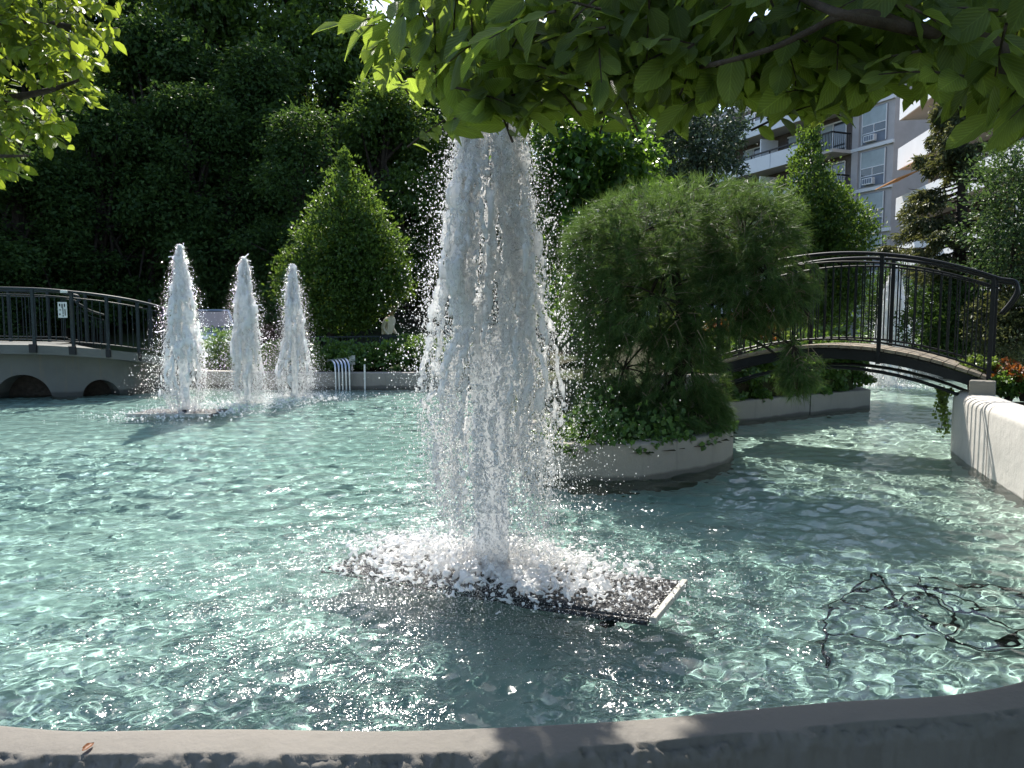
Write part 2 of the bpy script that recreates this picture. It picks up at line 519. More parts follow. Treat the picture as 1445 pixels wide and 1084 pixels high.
# ------------------------------------------------------------------ foliage tools
def unit(a): return a / np.maximum(np.linalg.norm(a, axis=-1, keepdims=True), 1e-9)
LEAF2 = (np.array([(0, 0, 0), (0.55, 0.5, 0.10), (1.0, 0, -0.08), (0.45, -0.5, 0.10)]), np.array([(0, 2, 1), (0, 3, 2)]))
NEEDLE = (np.array([(0, 0.5, 0), (0, -0.5, 0), (1, 0, 0)]), np.array([(0, 1, 2)]))
def big_leaf(rows=7, curl=0.12, pleat=0.02):
    ts = np.linspace(0, 1, rows + 1)
    wid = np.interp(ts, [0, .08, .2, .35, .5, .65, .8, .92, 1], [0.04, .42, .78, .96, 1.0, .9, .62, .28, 0.0]) * 0.5
    V, F = [], []
    for i, t_ in enumerate(ts):
        zc = -curl * (t_ - 0.15) ** 2
        zz = pleat * (1 if i % 2 else -1)
        V += [(t_, wid[i], zc + 0.09 * wid[i] * 2 + zz), (t_, wid[i] * 0.5, zc + 0.06 * wid[i] + zz * 0.3), (t_, 0, zc), (t_, -wid[i] * 0.5, zc + 0.06 * wid[i] - zz * 0.3), (t_, -wid[i], zc + 0.09 * wid[i] * 2 - zz)]
    for i in range(rows):
        for j in range(4):
            a = i * 5 + j
            F.append((a, a + 1, a + 6)); F.append((a, a + 6, a + 5))
    return np.array(V), np.array(F)
def frames(axis, nrm):
    X_ = unit(axis); Z_ = unit(nrm - X_ * (nrm * X_).sum(-1, keepdims=True)); Y_ = np.cross(Z_, X_)
    return X_, Y_, Z_
def leaves(P_, axis, nrm, L, Wd, shape=LEAF2):
    v, f = shape
    X_, Y_, Z_ = frames(axis, nrm)
    L = np.broadcast_to(L, (len(P_),))[:, None, None]; Wd = np.broadcast_to(Wd, (len(P_),))[:, None, None]
    V = P_[:, None, :] + X_[:, None, :] * v[None, :, 0:1] * L + Y_[:, None, :] * v[None, :, 1:2] * Wd + Z_[:, None, :] * v[None, :, 2:3] * L
    F = f[None] + (np.arange(len(P_)) * len(v))[:, None, None]
    return V.reshape(-1, 3), F.reshape(-1, f.shape[1])
def lobe_points(g, lobes, n, clump, inner=0.55, sig=None):
    """leaf positions in clumps spread through ellipsoidal lobes: centres, outward vectors"""
    vol = np.array([(a[1][0] * a[1][1] * a[1][2]) ** 0.67 * (a[2] if len(a) > 2 else 1) for a in lobes]); vol /= vol.sum()
    Ps, Os = [], []
    for (lb, fr_) in zip(lobes, vol):
        c_, r_ = np.array(lb[0], float), np.array(lb[1], float)
        m = max(2, int(n * fr_ / clump))
        d = unit(g.normal(0, 1, (m, 3)))
        rad = inner + (1.02 - inner) * g.uniform(0, 1, m) ** 0.45 + g.normal(0, 0.05, m)
        cc = c_ + d * r_ * rad[:, None]
        s = sig if sig is not None else 0.11 * r_.mean()
        ss = s * g.uniform(0.6, 1.4, m)
        p = np.repeat(cc, clump, 0) + g.normal(0, 1, (m * clump, 3)) * np.repeat(ss, clump)[:, None] * np.array([1, 1, 0.6])
        Ps.append(p); Os.append(np.repeat(d, clump, 0))
    return np.concatenate(Ps), np.concatenate(Os)
def foliage_mesh(name, g, lobes, n, clump, L, ratio=0.55, inner=0.55, sig=None, droop=-0.25, out=0.6, zmin=None, shape=LEAF2):
    p, o = lobe_points(g, lobes, n, clump, inner, sig)
    if zmin is not None:
        k_ = p[:, 2] > zmin; p, o = p[k_], o[k_]
    m = len(p)
    axis = o * out + g.normal(0, 0.6, (m, 3)) + np.array([0, 0, droop])
    nrm = g.normal(0, 0.75, (m, 3)) + np.array([0, 0, 0.8]) + o * 0.3
    LL = L * g.uniform(0.65, 1.25, m)
    return leaves(p, axis, nrm, LL, LL * ratio, shape)
M['bark'] = simple('dark_bark', (0.034, 0.027, 0.021), 0.9, 0.2, 0, 0.4, 12, 0.8)
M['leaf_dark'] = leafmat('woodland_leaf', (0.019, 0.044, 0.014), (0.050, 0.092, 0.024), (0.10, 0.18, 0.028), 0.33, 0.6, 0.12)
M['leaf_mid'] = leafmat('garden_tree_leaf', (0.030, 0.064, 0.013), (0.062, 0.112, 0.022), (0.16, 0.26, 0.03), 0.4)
M['leaf_grey'] = leafmat('grey_green_leaf', (0.035, 0.055, 0.035), (0.065, 0.090, 0.055), (0.08, 0.13, 0.05), 0.3)
M['leaf_heart'] = leafmat('broad_leaf', (0.022, 0.065, 0.018), (0.05, 0.11, 0.022), (0.20, 0.36, 0.03), 0.42, 0.4, 0.4)
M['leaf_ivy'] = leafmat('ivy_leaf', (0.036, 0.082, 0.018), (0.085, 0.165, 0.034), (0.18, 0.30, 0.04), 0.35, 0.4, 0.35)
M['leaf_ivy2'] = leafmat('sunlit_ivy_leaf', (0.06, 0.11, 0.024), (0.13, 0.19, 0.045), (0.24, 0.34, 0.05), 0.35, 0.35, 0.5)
M['leaf_rust'] = leafmat('rust_leaf', (0.10, 0.035, 0.012), (0.22, 0.075, 0.02), (0.34, 0.11, 0.02), 0.35)
M['needle'] = leafmat('pine_needle', (0.022, 0.060, 0.020), (0.085, 0.150, 0.045), (0.16, 0.26, 0.055), 0.38, 0.5, 0.2, hue=(0.17, 0.16, 0.07))
M['spruce'] = leafmat('spruce_needle', (0.040, 0.056, 0.026), (0.105, 0.118, 0.048), (0.17, 0.18, 0.05), 0.35)
M['yew'] = leafmat('juniper_leaf', (0.022, 0.055, 0.02), (0.06, 0.105, 0.035), (0.12, 0.2, 0.05), 0.3)

def limb(mb, a, b, r0, r1, sag=0.12, n=7, g=random):
    a, b = Vector(a), Vector(b)
    L = (b - a).length
    pts = []
    off = Vector((g.uniform(-1, 1), g.uniform(-1, 1), 0)) * 0.06 * L
    for i in range(n):
        t_ = i / (n - 1)
        pts.append(a.lerp(b, t_) + (Vector((0, 0, 1)) * sag * L + off) * math.sin(math.pi * t_) * 0.6)
    mb.tube(pts, [r0 + (r1 - r0) * i / (n - 1) for i in range(n)], 7)
def tree(name, label, cat, base, lobes, n, clump, L, m, trunk_r=0.15, ratio=0.55, seed=1, inner=0.55, sig=None, droop=-0.25, out=0.6, group=None, zmin=None, shape=LEAF2, trunk_top=None, limbs=True, spikes=0, spike=(0.09, 0.32)):
    g = np.random.default_rng(seed)
    base = Vector(base)
    root = empty(name, base, 0)
    tag(root, label, cat, group)
    V, F = foliage_mesh(name, g, lobes, n, clump, L, ratio, inner, sig, droop, out, zmin, shape)
    if spikes:
        sp_l = []
        for _ in range(spikes):
            l_ = lobes[g.integers(0, len(lobes))]
            d_ = unit(g.normal(0, 1, 3)); d_[2] = abs(d_[2]) * 0.7
            c_ = np.array(l_[0]) + d_ * np.array(l_[1]) * g.uniform(0.85, 1.08)
            k_ = g.uniform(0.6, 1.3)
            sp_l.append((tuple(c_), (spike[0] * k_, spike[0] * k_, spike[1] * k_)))
        V2, F2 = foliage_mesh(name, g, sp_l, spikes * 55, 5, L * 0.9, ratio, 0.1, 0.035, 0.9, 0.3, zmin, shape)
        F = np.concatenate([F, F2 + len(V)]); V = np.concatenate([V, V2])
    cr = link('crown', np_mesh('crown', inv(root, V), F), m, root)
    zc = [l_[0][2] for l_ in lobes]
    top = trunk_top or (max(zc) + 0.0)
    cx = sum(l_[0][0] for l_ in lobes) / len(lobes); cy = sum(l_[0][1] for l_ in lobes) / len(lobes)
    mb = MB()
    tp_ = Vector((cx, cy, top))
    pts = [base + Vector((0, 0, -0.2)), base + Vector((0, 0, 0.1)), base.lerp(tp_, 0.35) + Vector((0.03, 0, 0)), base.lerp(tp_, 0.7), tp_]
    mb.tube(catmull(pts, 3), [trunk_r * (1.25 - 1.1 * i / 12) for i in range(13)], 9)
    if limbs:
        for l_ in lobes:
            s = base.lerp(tp_, random.uniform(0.3, 0.75))
            limb(mb, s, Vector(l_[0]), trunk_r * 0.45, trunk_r * 0.1)
    tk = mb.build('trunk', M['bark'], root, smooth=True)
    return root
def clone(root, loc, rz, sc, label=None, seed=0):
    r_ = root.copy(); COL.objects.link(r_)
    r_.location = loc; r_.rotation_euler = (0, 0, rz); r_.scale = sc
    if label: r_['label'] = label
    for ch in list(root.children):
        c_ = ch.copy(); COL.objects.link(c_); c_.parent = r_
    return r_

# ================================================================== ISLAND
isl_front = [tuple(G(x, y, 0))[:2] for x, y in ((770, 672), (815, 678), (900, 678), (975, 668), (1020, 656), (1034, 645))]
F0, F5 = Vector((*isl_front[0], 0)), Vector((*isl_front[-1], 0))
LW0, LW1 = G(1034, 597, 0), G(1222, 576, 0)
front_path = catmull([Vector((F0.x - 0.28, F0.y + 1.6, 0)), Vector((F0.x - 0.25, F0.y + 0.5, 0))] + flat(isl_front) + [F5 + Vector((0.06, 0.45, 0)), F5 + Vector((-0.1, 1.2, 0))], 7)[::-1]
# the wall body must lie on the path's right-hand side: run it so that the water is on the left
island_wall = wall('island_wall', front_path, 0.34, 0.26, M['isl'], 'curved grey concrete planter wall under the weeping pine', r=0.02)
low_path = [LW0 + Vector((-0.25, -0.25, 0)), LW0, LW0.lerp(LW1, 0.33), LW0.lerp(LW1, 0.66), LW1, LW1 + Vector((0.12, 0.25, 0)), LW1 + Vector((0.15, 1.2, 0)), LW1 + Vector((-0.5, 3.0, 0))][::-1]
low_path = catmull(low_path, 4)
low_wall = wall('planter_wall', low_path, 0.31, 0.24, M['isl'], 'low straight grey planter wall below the ivy hedge', r=0.02)
q = LW0.lerp(LW1, 0.54); n_ = (LW1 - LW0).normalized(); nn = Vector((n_.y, -n_.x, 0))
jb = MB().box(q + nn * 0.0005 + Vector((0, 0, 0.14)), (0.016, 0.012, 0.335), (n_, nn, (0, 0, 1))).build('expansion_joint', M['black'], low_wall)
# bridge abutment on the island
ab = D(1012, 560, 9.55)
abut = MB()
A0, A1 = G(990, 600, 0), None
pa, pb = D(985, 527, 9.5), D(1033, 527, 9.9)
ztop = pb.z
dirx = Vector((pb.x - pa.x, pb.y - pa.y, 0)).normalized(); diry = Vector((-dirx.y, dirx.x, 0))
abut.box(Vector((pa.x, pa.y, 0)) + dirx * 0.12 + diry * 0.3 + Vector((0, 0, (ztop - 0.6) / 2)), (0.62, 0.6, ztop + 0.6), (dirx, diry, (0, 0, 1)))
tag(abut.build('bridge_abutment', M['isl'], bevel=0.02), 'square grey concrete block carrying the island end of the black footbridge', 'abutment')
# soil of the island
isl_poly = [(v.x, v.y) for v in front_path[::-1]] + [(2.3, 9.6), (LW0.x, LW0.y + 0.2), (LW1.x - 0.05, LW1.y + 0.1), (LW1.x, LW1.y + 1.2), (LW1.x - 0.6, LW1.y + 2.8), (2.0, 14.6), (0.2, 13.0), (-0.1, 9.5)]
def isl_z(x, y):
    return 0.26 + 0.9 * sstep(11.3, 14.2, y) * sstep(1.0, 3.5, x) + 0.35 * sstep(9.0, 10.5, y) * (1 - sstep(3.2, 4.2, x))
gx, gy = np.meshgrid(np.linspace(-0.6, 7.2, 70), np.linspace(6.4, 16, 80))
V = np.stack([gx.ravel(), gy.ravel(), isl_z(gx.ravel(), gy.ravel())], 1)
F = grid_faces(80, 70)
F = F[in_poly(V[F].mean(1)[:, :2], isl_poly)]
tag(link('island_soil', np_mesh('island_soil', V, F, True), M['ground']), kind='structure')
isl_skirt = MB()
for i in range(len(isl_poly)):
    a_, b_ = isl_poly[i], isl_poly[(i + 1) % len(isl_poly)]
    s_ = 0.94
    cx_, cy_ = 2.8, 11.0
    a2 = (cx_ + (a_[0] - cx_) * s_, cy_ + (a_[1] - cy_) * s_); b2 = (cx_ + (b_[0] - cx_) * s_, cy_ + (b_[1] - cy_) * s_)
    za, zb = float(isl_z(*a2)), float(isl_z(*b2))
    isl_skirt.quad((*a2, -0.62), (*b2, -0.62), (*b2, zb), (*a2, za))
tag(isl_skirt.build('island_bank', M['ground']), kind='structure')

# hedge and ivy on the island ----------------------------------------------------
def surf_leaves(g, pts, nrm, L, ratio=0.9, spread=0.5, droop=-0.5):
    m = len(pts)
    axis = g.normal(0, spread, (m, 3)) + np.array([0, 0, droop]) + nrm * 0.35
    nn_ = nrm + g.normal(0, 0.45, (m, 3))
    LL = L * g.uniform(0.6, 1.3, m)
    return leaves(pts, axis, nn_, LL, LL * ratio)
g = np.random.default_rng(15)
HB = empty('ivy_hedge', (LW0.lerp(LW1, 0.5).x, LW0.lerp(LW1, 0.5).y + 0.4, 0.26))
tag(HB, 'dark green clipped ivy hedge above the low planter wall', 'hedge')
m = 19000
s = g.uniform(0, 1.02, m); d = g.uniform(0, 1, m) ** 1.6 * 0.9; z = g.uniform(0, 1, m)
zt = 0.78 + 0.07 * np.sin(9 * s) + 0.05 * np.sin(23 * s + 1)
bul = 0.16 * np.sin(11 * s) * np.sin(5 * z * 3.1) + 0.10 * np.sin(31 * s + 7 * z)
base2 = np.stack([LW0.x + (LW1.x - LW0.x) * s, LW0.y + (LW1.y - LW0.y) * s, np.zeros(m)], 1)
nv = np.array([n_.y, -n_.x, 0.0])
p = base2 - nv * (0.20 + d[:, None] * 0.9) + nv * (bul[:, None] + 0.12 * np.sin(math.pi * z)[:, None])
p[:, 2] = 0.27 + z * zt * (1 + 0.25 * d)
V, F = surf_leaves(g, p, np.tile(nv + np.array([0, 0, 0.5]), (m, 1)), 0.075)
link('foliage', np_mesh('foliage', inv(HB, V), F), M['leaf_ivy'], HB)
stem = MB()
for i in range(9):
    b_ = LW0.lerp(LW1, (i + 0.5) / 9) - Vector(nv) * 0.65
    limb(stem, (b_.x, b_.y, 0.2), (b_.x + random.uniform(-.15, .15), b_.y, 0.85), 0.02, 0.008)
stem.build('stems', M['bark'], HB)
# sunlit ivy mound behind it
m = 17000
x = g.uniform(2.4, 7.0, m); y = g.uniform(10.6, 15.2, m)
k_ = in_poly(np.stack([x, y], 1), isl_poly); x, y = x[k_], y[k_]
p = np.stack([x, y, isl_z(x, y) + g.uniform(0, 1, len(x)) ** 0.6 * (0.14 + 0.05 * np.sin(3 * x) * np.sin(4 * y))], 1)
V, F = surf_leaves(g, p, np.tile(np.array([0, -0.2, 1.0]), (len(p), 1)), 0.10, 0.85, 0.8, 0.1)
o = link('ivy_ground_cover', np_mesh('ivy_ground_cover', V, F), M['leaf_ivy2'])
tag(o, 'bright green ivy covering the island slope behind the hedge', 'ivy', kind='stuff')
# trailing ivy on the front planter under the pine
m = 5200
s = g.uniform(0.16, 0.88, m); idx = (s * (len(front_path) - 1)).astype(int)
fp = np.array([tuple(v) for v in front_path]); fo = np.array([tuple(v) for v in offset(front_path, 1.0)]) - fp
p = fp[idx] + fo[idx] * g.uniform(-0.02, 0.9, m)[:, None]
p[:, 2] = 0.30 + np.abs(g.normal(0, 0.14, m)); 
k_ = (fo[idx] * (p - fp[idx])).sum(1) < 0.12
p[k_, 2] = 0.37 - np.abs(g.normal(0, 0.035, k_.sum()))
p[:, 2] += 0.05 * np.sin(p[:, 0] * 9)
V, F = surf_leaves(g, p, unit(-fo[idx] + np.array([0, 0, 0.8])), 0.06)
o = link('trailing_ivy', np_mesh('trailing_ivy', V, F), M['leaf_ivy'])
tag(o, 'dark ivy trailing over the curved planter wall', 'ivy', kind='stuff')
def shrub(name, label, c_, r_, n, L, m, seed, cat='shrub', group=None, ratio=0.6, inner=0.5):
    g = np.random.default_rng(seed)
    root = empty(name, (c_[0], c_[1], c_[2] - r_[2]))
    tag(root, label, cat, group)
    lob = [((c_[0] + g.normal(0, .35) * r_[0], c_[1] + g.normal(0, .35) * r_[1], c_[2] + g.normal(0, .2) * r_[2]), (r_[0] * g.uniform(.5, .75), r_[1] * g.uniform(.5, .75), r_[2] * g.uniform(.6, .85))) for _ in range(7)]
    V, F = foliage_mesh(name, g, lob, n, 10, L, ratio, inner, None, 0.1, 0.8, c_[2] - r_[2] - 0.05)
    link('foliage', np_mesh('foliage', inv(root, V), F), m, root)
    mb = MB()
    for l_ in lob:
        limb(mb, (c_[0], c_[1], c_[2] - r_[2] - 0.1), l_[0], 0.025, 0.008)
    mb.build('stems', M['bark'], root)
    return root
def PX(px, py, d): return tuple(D(px, py, d))
shrub('rust_shrub', 'rust red low shrub behind the island end of the footbridge', PX(1050, 468, 12.6), (0.75, 0.5, 0.34), 3000, 0.07, M['leaf_rust'], 31)

# ================================================================== WEEPING PINE
def pine():
    g = np.random.default_rng(9)
    base = Vector((1.75, 8.35, 0.28))
    root = empty('weeping_pine', base)
    tag(root, 'broad weeping pine with long drooping needles on the island planter', 'pine tree')
    DC = 8.5
    lob = []
    def lb(px, py, rx, ry, dd, wgt, dr):
        c_ = D(px, py, DC + dd); s = (DC + dd) / FPX
        lob.append((c_, (rx * s, rx * s * 0.9, ry * s), wgt, dr))
    for a in ((965, 318, 135, 62, 0.1, 1.5, 0.2), (1050, 330, 85, 72, -0.3, 1.1, -0.2), (880, 350, 80, 75, 0.0, 1.0, 0.0), (850, 430, 62, 85, -0.1, 1.0, -0.5), (930, 420, 90, 100, -0.35, 1.3, -0.5),
              (1085, 395, 66, 80, -0.75, 1.1, -0.7), (1030, 420, 70, 65, -0.6, 0.9, -0.7), (880, 520, 75, 90, -0.15, 1.1, -0.8), (960, 530, 68, 90, -0.45, 1.2, -0.9), (900, 590, 70, 42, -0.2, 0.8, -0.9), (935, 600, 80, 36, -0.55, 0.8, -0.9), (862, 575, 52, 50, -0.2, 0.6, -0.9),
              (985, 585, 46, 42, -0.5, 0.7, -0.9), (1125, 430, 30, 42, -0.85, 0.35, -1.0), (820, 380, 35, 60, 0.2, 0.4, -0.6), (1128, 528, 32, 34, -0.9, 0.22, -1.0), (1120, 490, 14, 40, -0.85, 0.10, -1.0)):
        lb(*a)
    tw = sum(l_[2] for l_ in lob)
    tufts, dirs, kind = [], [], []
    for c_, r_, wgt, dr in lob:
        m = int(12500 * wgt / tw)
        d = unit(g.normal(0, 1, (m, 3)))
        rad = 0.5 + 0.55 * g.uniform(0, 1, m) ** 0.5 + g.normal(0, 0.06, m)
        tufts.append(np.array(tuple(c_)) + d * np.array(r_) * rad[:, None])
        dd = d * np.array([1, 1, 0.6]) + np.array([0, 0, dr * 0.9]) + g.normal(0, 0.35, (m, 3))
        dirs.append(unit(dd))
    T, Dv = np.concatenate(tufts), np.concatenate(dirs)
    nz = np.array([noise.noise(Vector(p_) * 2.6) + 0.5 * noise.noise(Vector(p_) * 6.0) for p_ in T])
    k_ = (T[:, 2] > 0.36) & (nz > g.normal(-0.12, 0.10, len(T))); T, Dv = T[k_], Dv[k_]
    per = 28
    P_ = np.repeat(T, per, 0); ax_ = np.repeat(Dv, per, 0)
    n = len(P_)
    P_ = P_ - ax_ * g.uniform(0, 0.10, n)[:, None]
    fan = unit(ax_ * 0.95 + g.normal(0, 0.42, (n, 3)) + np.array([0, 0, -0.12]))
    L = g.uniform(0.085, 0.155, n)
    V, F = leaves(P_, fan, g.normal(0, 1, (n, 3)), L, 0.0042, NEEDLE)
    link('needles', np_mesh('needles', inv(root, V), F), M['needle'], root)
    # twigs inside each tuft, limbs and trunk
    mb = MB()
    top = D(965, 300, DC)
    tr_pts = catmull([base + Vector((0, 0, -0.2)), base + Vector((0.05, 0, 0.5)), Vector((1.95, 8.4, 1.3)), Vector((1.8, 8.5, 2.0)), top], 4)
    mb.tube(tr_pts, [0.11 - 0.085 * i / (len(tr_pts) - 1) for i in range(len(tr_pts))], 9)
    for c_, r_, wgt, dr in lob:
        s = tr_pts[random.randint(8, len(tr_pts) - 2)]
        limb(mb, s, c_, 0.028, 0.008, 0.25, 8)
        for k in range(8):
            e = c_ + Vector((random.uniform(-1, 1) * r_[0], random.uniform(-1, 1) * r_[1], random.uniform(-.9, .6) * r_[2])) * 0.75
            limb(mb, c_, e, 0.012, 0.004, 0.15, 5)
    mb.build('trunk', M['bark'], root, smooth=True)
    tv = []
    mbt = MB()
    sel = g.choice(len(T), 1500, replace=False)
    for i in sel:
        a_ = Vector(T[i]); d_ = Vector(Dv[i])
        mbt.tube([a_ - d_ * 0.22 - Vector((0, 0, 0.02)), a_ - d_ * 0.1, a_ + d_ * 0.02], [0.004, 0.0035, 0.002], 4, False)
    mbt.build('twigs', M['twig'], root, kind='stuff')
M['twig'] = simple('pale_twig', (0.20, 0.16, 0.11), 0.8, 0.2, 0, 0.3, 20)
pine()

# ================================================================== TREES ROUND THE POOL
def plob(px, py, d, rx, ry, w=1.0, ry2=None):
    s = d / FPX
    return (tuple(D(px, py, d)), (rx * s, (ry2 or rx) * s, ry * s), w)
# rounded conical tree beyond the trio of jets
d = 19.5
tree('hornbeam_tree', 'dense rounded conical tree on the far bank behind the trio of jets', 'tree', (D(462, 470, d).x, d, 0.3),
     [plob(490, 270, d, 30, 36, 0.55), plob(492, 306, d, 50, 50, 1.0), plob(480, 350, d, 62, 60, 1.2), plob(515, 360, d, 50, 60, 1.0), plob(470, 410, d, 72, 52, 1.3), plob(526, 392, d, 50, 52, 1.1), plob(450, 375, d, 42, 40, .7), plob(478, 438, d, 58, 34, 0.9), plob(415, 395, d, 22, 34, .3), plob(556, 405, d, 22, 34, .35), plob(486, 238, d, 9, 16, 0.12)],
     30000, 10, 0.105, M['leaf_mid'], 0.11, seed=41, droop=0.35, out=0.5, inner=0.5, sig=0.13, spikes=150, spike=(0.11, 0.36))
# column tree behind the footbridge
d = 15.5
tree('column_tree', 'upright columnar green tree standing behind the black footbridge', 'tree', (D(1165, 480, d).x, d, 0.9),
     [plob(1140, 205, d, 14, 26, 0.25), plob(1143, 245, d, 30, 40, .7), plob(1150, 300, d, 48, 50, 1.1), plob(1175, 330, d, 56, 52, 1.2), plob(1130, 330, d, 40, 46, .9), plob(1158, 390, d, 56, 56, 1.3), plob(1180, 390, d, 36, 52, .9), plob(1140, 400, d, 46, 56, 1.0), plob(1160, 440, d, 48, 40, 1.0), plob(1203, 345, d, 20, 32, .35), plob(1112, 275, d, 14, 20, .2)],
     24000, 10, 0.085, M['leaf_mid'], 0.10, seed=43, droop=0.45, out=0.5, inner=0.5, sig=0.10, spikes=110, spike=(0.08, 0.30))
# broad leaved tree behind the pine
d = 11.5
tree('broadleaf_tree', 'dark broad-leaved tree behind the pine, its tips glowing yellow-green', 'tree', (D(830, 480, d).x, d, 0.3),
     [plob(800, 230, d, 75, 60, 1.2), plob(860, 215, d, 60, 50, 1.0), plob(890, 240, d, 50, 40, .8), plob(810, 310, d, 65, 60, 1.0), plob(760, 200, d, 60, 60, 0.9), plob(850, 170, d, 40, 36, .5), plob(770, 300, d, 50, 70, .8), plob(915, 230, d, 26, 18, .25), plob(800, 400, d, 55, 70, .8)],
     9000, 8, 0.115, M['leaf_heart'], 0.09, seed=45, ratio=0.8, droop=-0.5, out=0.5, inner=0.45)
# grey-green tree before the apartment block
d = 27
tree('grey_tree', 'grey-green small-leaved tree in front of the apartment balconies', 'tree', (D(985, 480, d).x, d, 0.4),
     [plob(985, 200, d, 62, 52, 1.2), plob(1010, 170, d, 42, 34, .8), plob(950, 220, d, 46, 55, .9), plob(1000, 260, d, 56, 50, 1.0), plob(960, 170, d, 30, 26, .5), plob(940, 300, d, 60, 60, .9), plob(1030, 150, d, 18, 16, .25), plob(985, 330, d, 70, 60, .9)],
     17000, 10, 0.16, M['leaf_grey'], 0.16, seed=47)
# spruce on the right bank: whorls of drooping boughs, sky showing between
def spruce(name, label, base, H, rad, n_b, seed, m, gap=0.25):
    g = np.random.default_rng(seed)
    root = empty(name, base); tag(root, label, 'spruce tree')
    b0 = Vector(base)
    mb = MB()
    mb.tube([b0 + Vector((0, 0, -0.2)), b0 + Vector((0.03, 0, H * .4)), b0 + Vector((0, 0, H))], [0.14, 0.10, 0.02], 8)
    Ps, As, Ls = [], [], []
    for i in range(n_b):
        f_ = g.uniform(0.30, 0.98)
        z0 = H * f_; L = rad * (1.08 - f_ ** 1.3) * g.uniform(0.7, 1.15)
        th = g.uniform(0, 6.28); dv = Vector((math.cos(th), math.sin(th), 0))
        pts = [b0 + Vector((0, 0, z0)) + dv * L * t_ + Vector((0, 0, (-0.28 * t_ + 0.20 * t_ * t_) * L - 0.05 * math.sin(3.1 * t_) * L)) for t_ in np.linspace(0, 1, 7)]
        mb.tube(pts, [0.022 * (1 - 0.85 * k / 6) for k in range(7)], 5, False)
        sv = Vector((-dv.y, dv.x, 0))
        for k in range(int(16 * L / rad) + 5):
            t_ = g.uniform(gap, 1.0)
            q = pts[0].lerp(pts[-1], t_); q.z = np.interp(t_, np.linspace(0, 1, 7), [p_.z for p_ in pts])
            for sg in (-1, 1):
                tip = q + sv * sg * L * 0.30 * (1.15 - t_) * g.uniform(.5, 1.2) + dv * 0.12 + Vector((0, 0, -0.10 * g.uniform(0.2, 1.8)))
                c = 14
                w = g.uniform(0, 1, c)
                Ps.append(np.array(tuple(q))[None] + (np.array(tuple(tip - q)))[None] * w[:, None] + g.normal(0, 0.02, (c, 3)))
                As.append(np.tile(np.array(tuple((tip - q).normalized())), (c, 1)) + g.normal(0, .55, (c, 3)) + np.array([0, 0, -0.2]))
    P_, A_ = np.concatenate(Ps), np.concatenate(As)
    n = len(P_)
    V, F = leaves(P_, A_, g.normal(0, 1, (n, 3)) + np.array([0, 0, .5]), g.uniform(.05, .11, n), g.uniform(.018, .034, n))
    link('needles', np_mesh('needles', inv(root, V), F), m, root)
    mb.build('trunk', M['bark'], root, smooth=True)
    return root
d = 12.8
sb = D(1346, 480, d)
spruce('spruce_tree', 'open-branched spruce with visible dark trunk on the right bank', (sb.x, d, 0.7), 5.1, 1.35, 110, 51, M['spruce'])
d = 11.0
for (px, py, rx, ry, sd_, lab, mm, L) in ((1428, 315, 72, 130, 61, 'tall loose juniper at the end of the footbridge railing', 'yew', 0.07), (1352, 452, 58, 60, 62, 'dark shaded bush under the spruce behind the railing', 'leaf_dark', 0.08), (1425, 460, 60, 60, 63, 'olive shrub beside the looped end of the handrail', 'spruce', 0.07), (1265, 430, 50, 70, 64, 'dark bush behind the lone jet in the channel', 'leaf_dark', 0.11)):
    dd = d + (1.5 if sd_ == 62 else 13.5 if sd_ == 64 else 0)
    c_ = D(px, py, dd); s = dd / FPX
    shrub('bush' if sd_ != 61 else 'juniper', lab, tuple(c_), (rx * s, rx * s, ry * s), 9000, L, M[mm], sd_, 'shrub', ratio=0.45)
# rust shrub and ivy at the right end of the bridge
shrub('rust_shrub', 'orange-brown shrub beside the concrete block on the right bank', PX(1445, 532, 8.3), (0.22, 0.3, 0.16), 900, 0.055, M['leaf_rust'], 66)
shrub('ivy_clump', 'ivy clump spilling round the footbridge end post', PX(1370, 520, 8.9), (0.34, 0.3, 0.17), 2600, 0.055, M['leaf_ivy2'], 67, 'ivy')
shrub('ivy_clump', 'ivy climbing over the top of the pale wall beside the block', PX(1425, 540, 8.2), (0.30, 0.25, 0.13), 1800, 0.05, M['leaf_ivy'], 68, 'ivy')
g = np.random.default_rng(71)
tr = empty('hanging_ivy', (W1.x + 0.1, W1.y + 0.05, 0.0)); tag(tr, 'thin ivy strands hanging to the water at the corner of the pale wall', 'ivy')
Ps = []
stm = MB()
for k in range(5):
    x0 = W1.x + 0.02 - k * 0.022; y0 = W1.y + 0.10 + 0.03 * k; ln = g.uniform(0.25, 0.62)
    pts = [Vector((x0 - 0.05 * math.sin(2.5 * t_ + k), y0, 0.70 - ln * t_ + 0.05 * math.sin(3 * t_))) for t_ in np.linspace(0, 1, 7)]
    stm.tube(pts, 0.003, 4, False)
    for q in catmull(pts, 5): Ps.append(tuple(q))
    
Ps = np.array(Ps); Ps = np.concatenate([Ps + g.normal(0, .018, Ps.shape) for _ in range(2)])
V, F = surf_leaves(g, Ps, np.tile(np.array([-0.5, -1, 0.4]), (len(Ps), 1)), 0.04)
link('leaves', np_mesh('leaves', inv(tr, V), F), M['leaf_ivy2'], tr); stm.build('stems', M['bark'], tr)

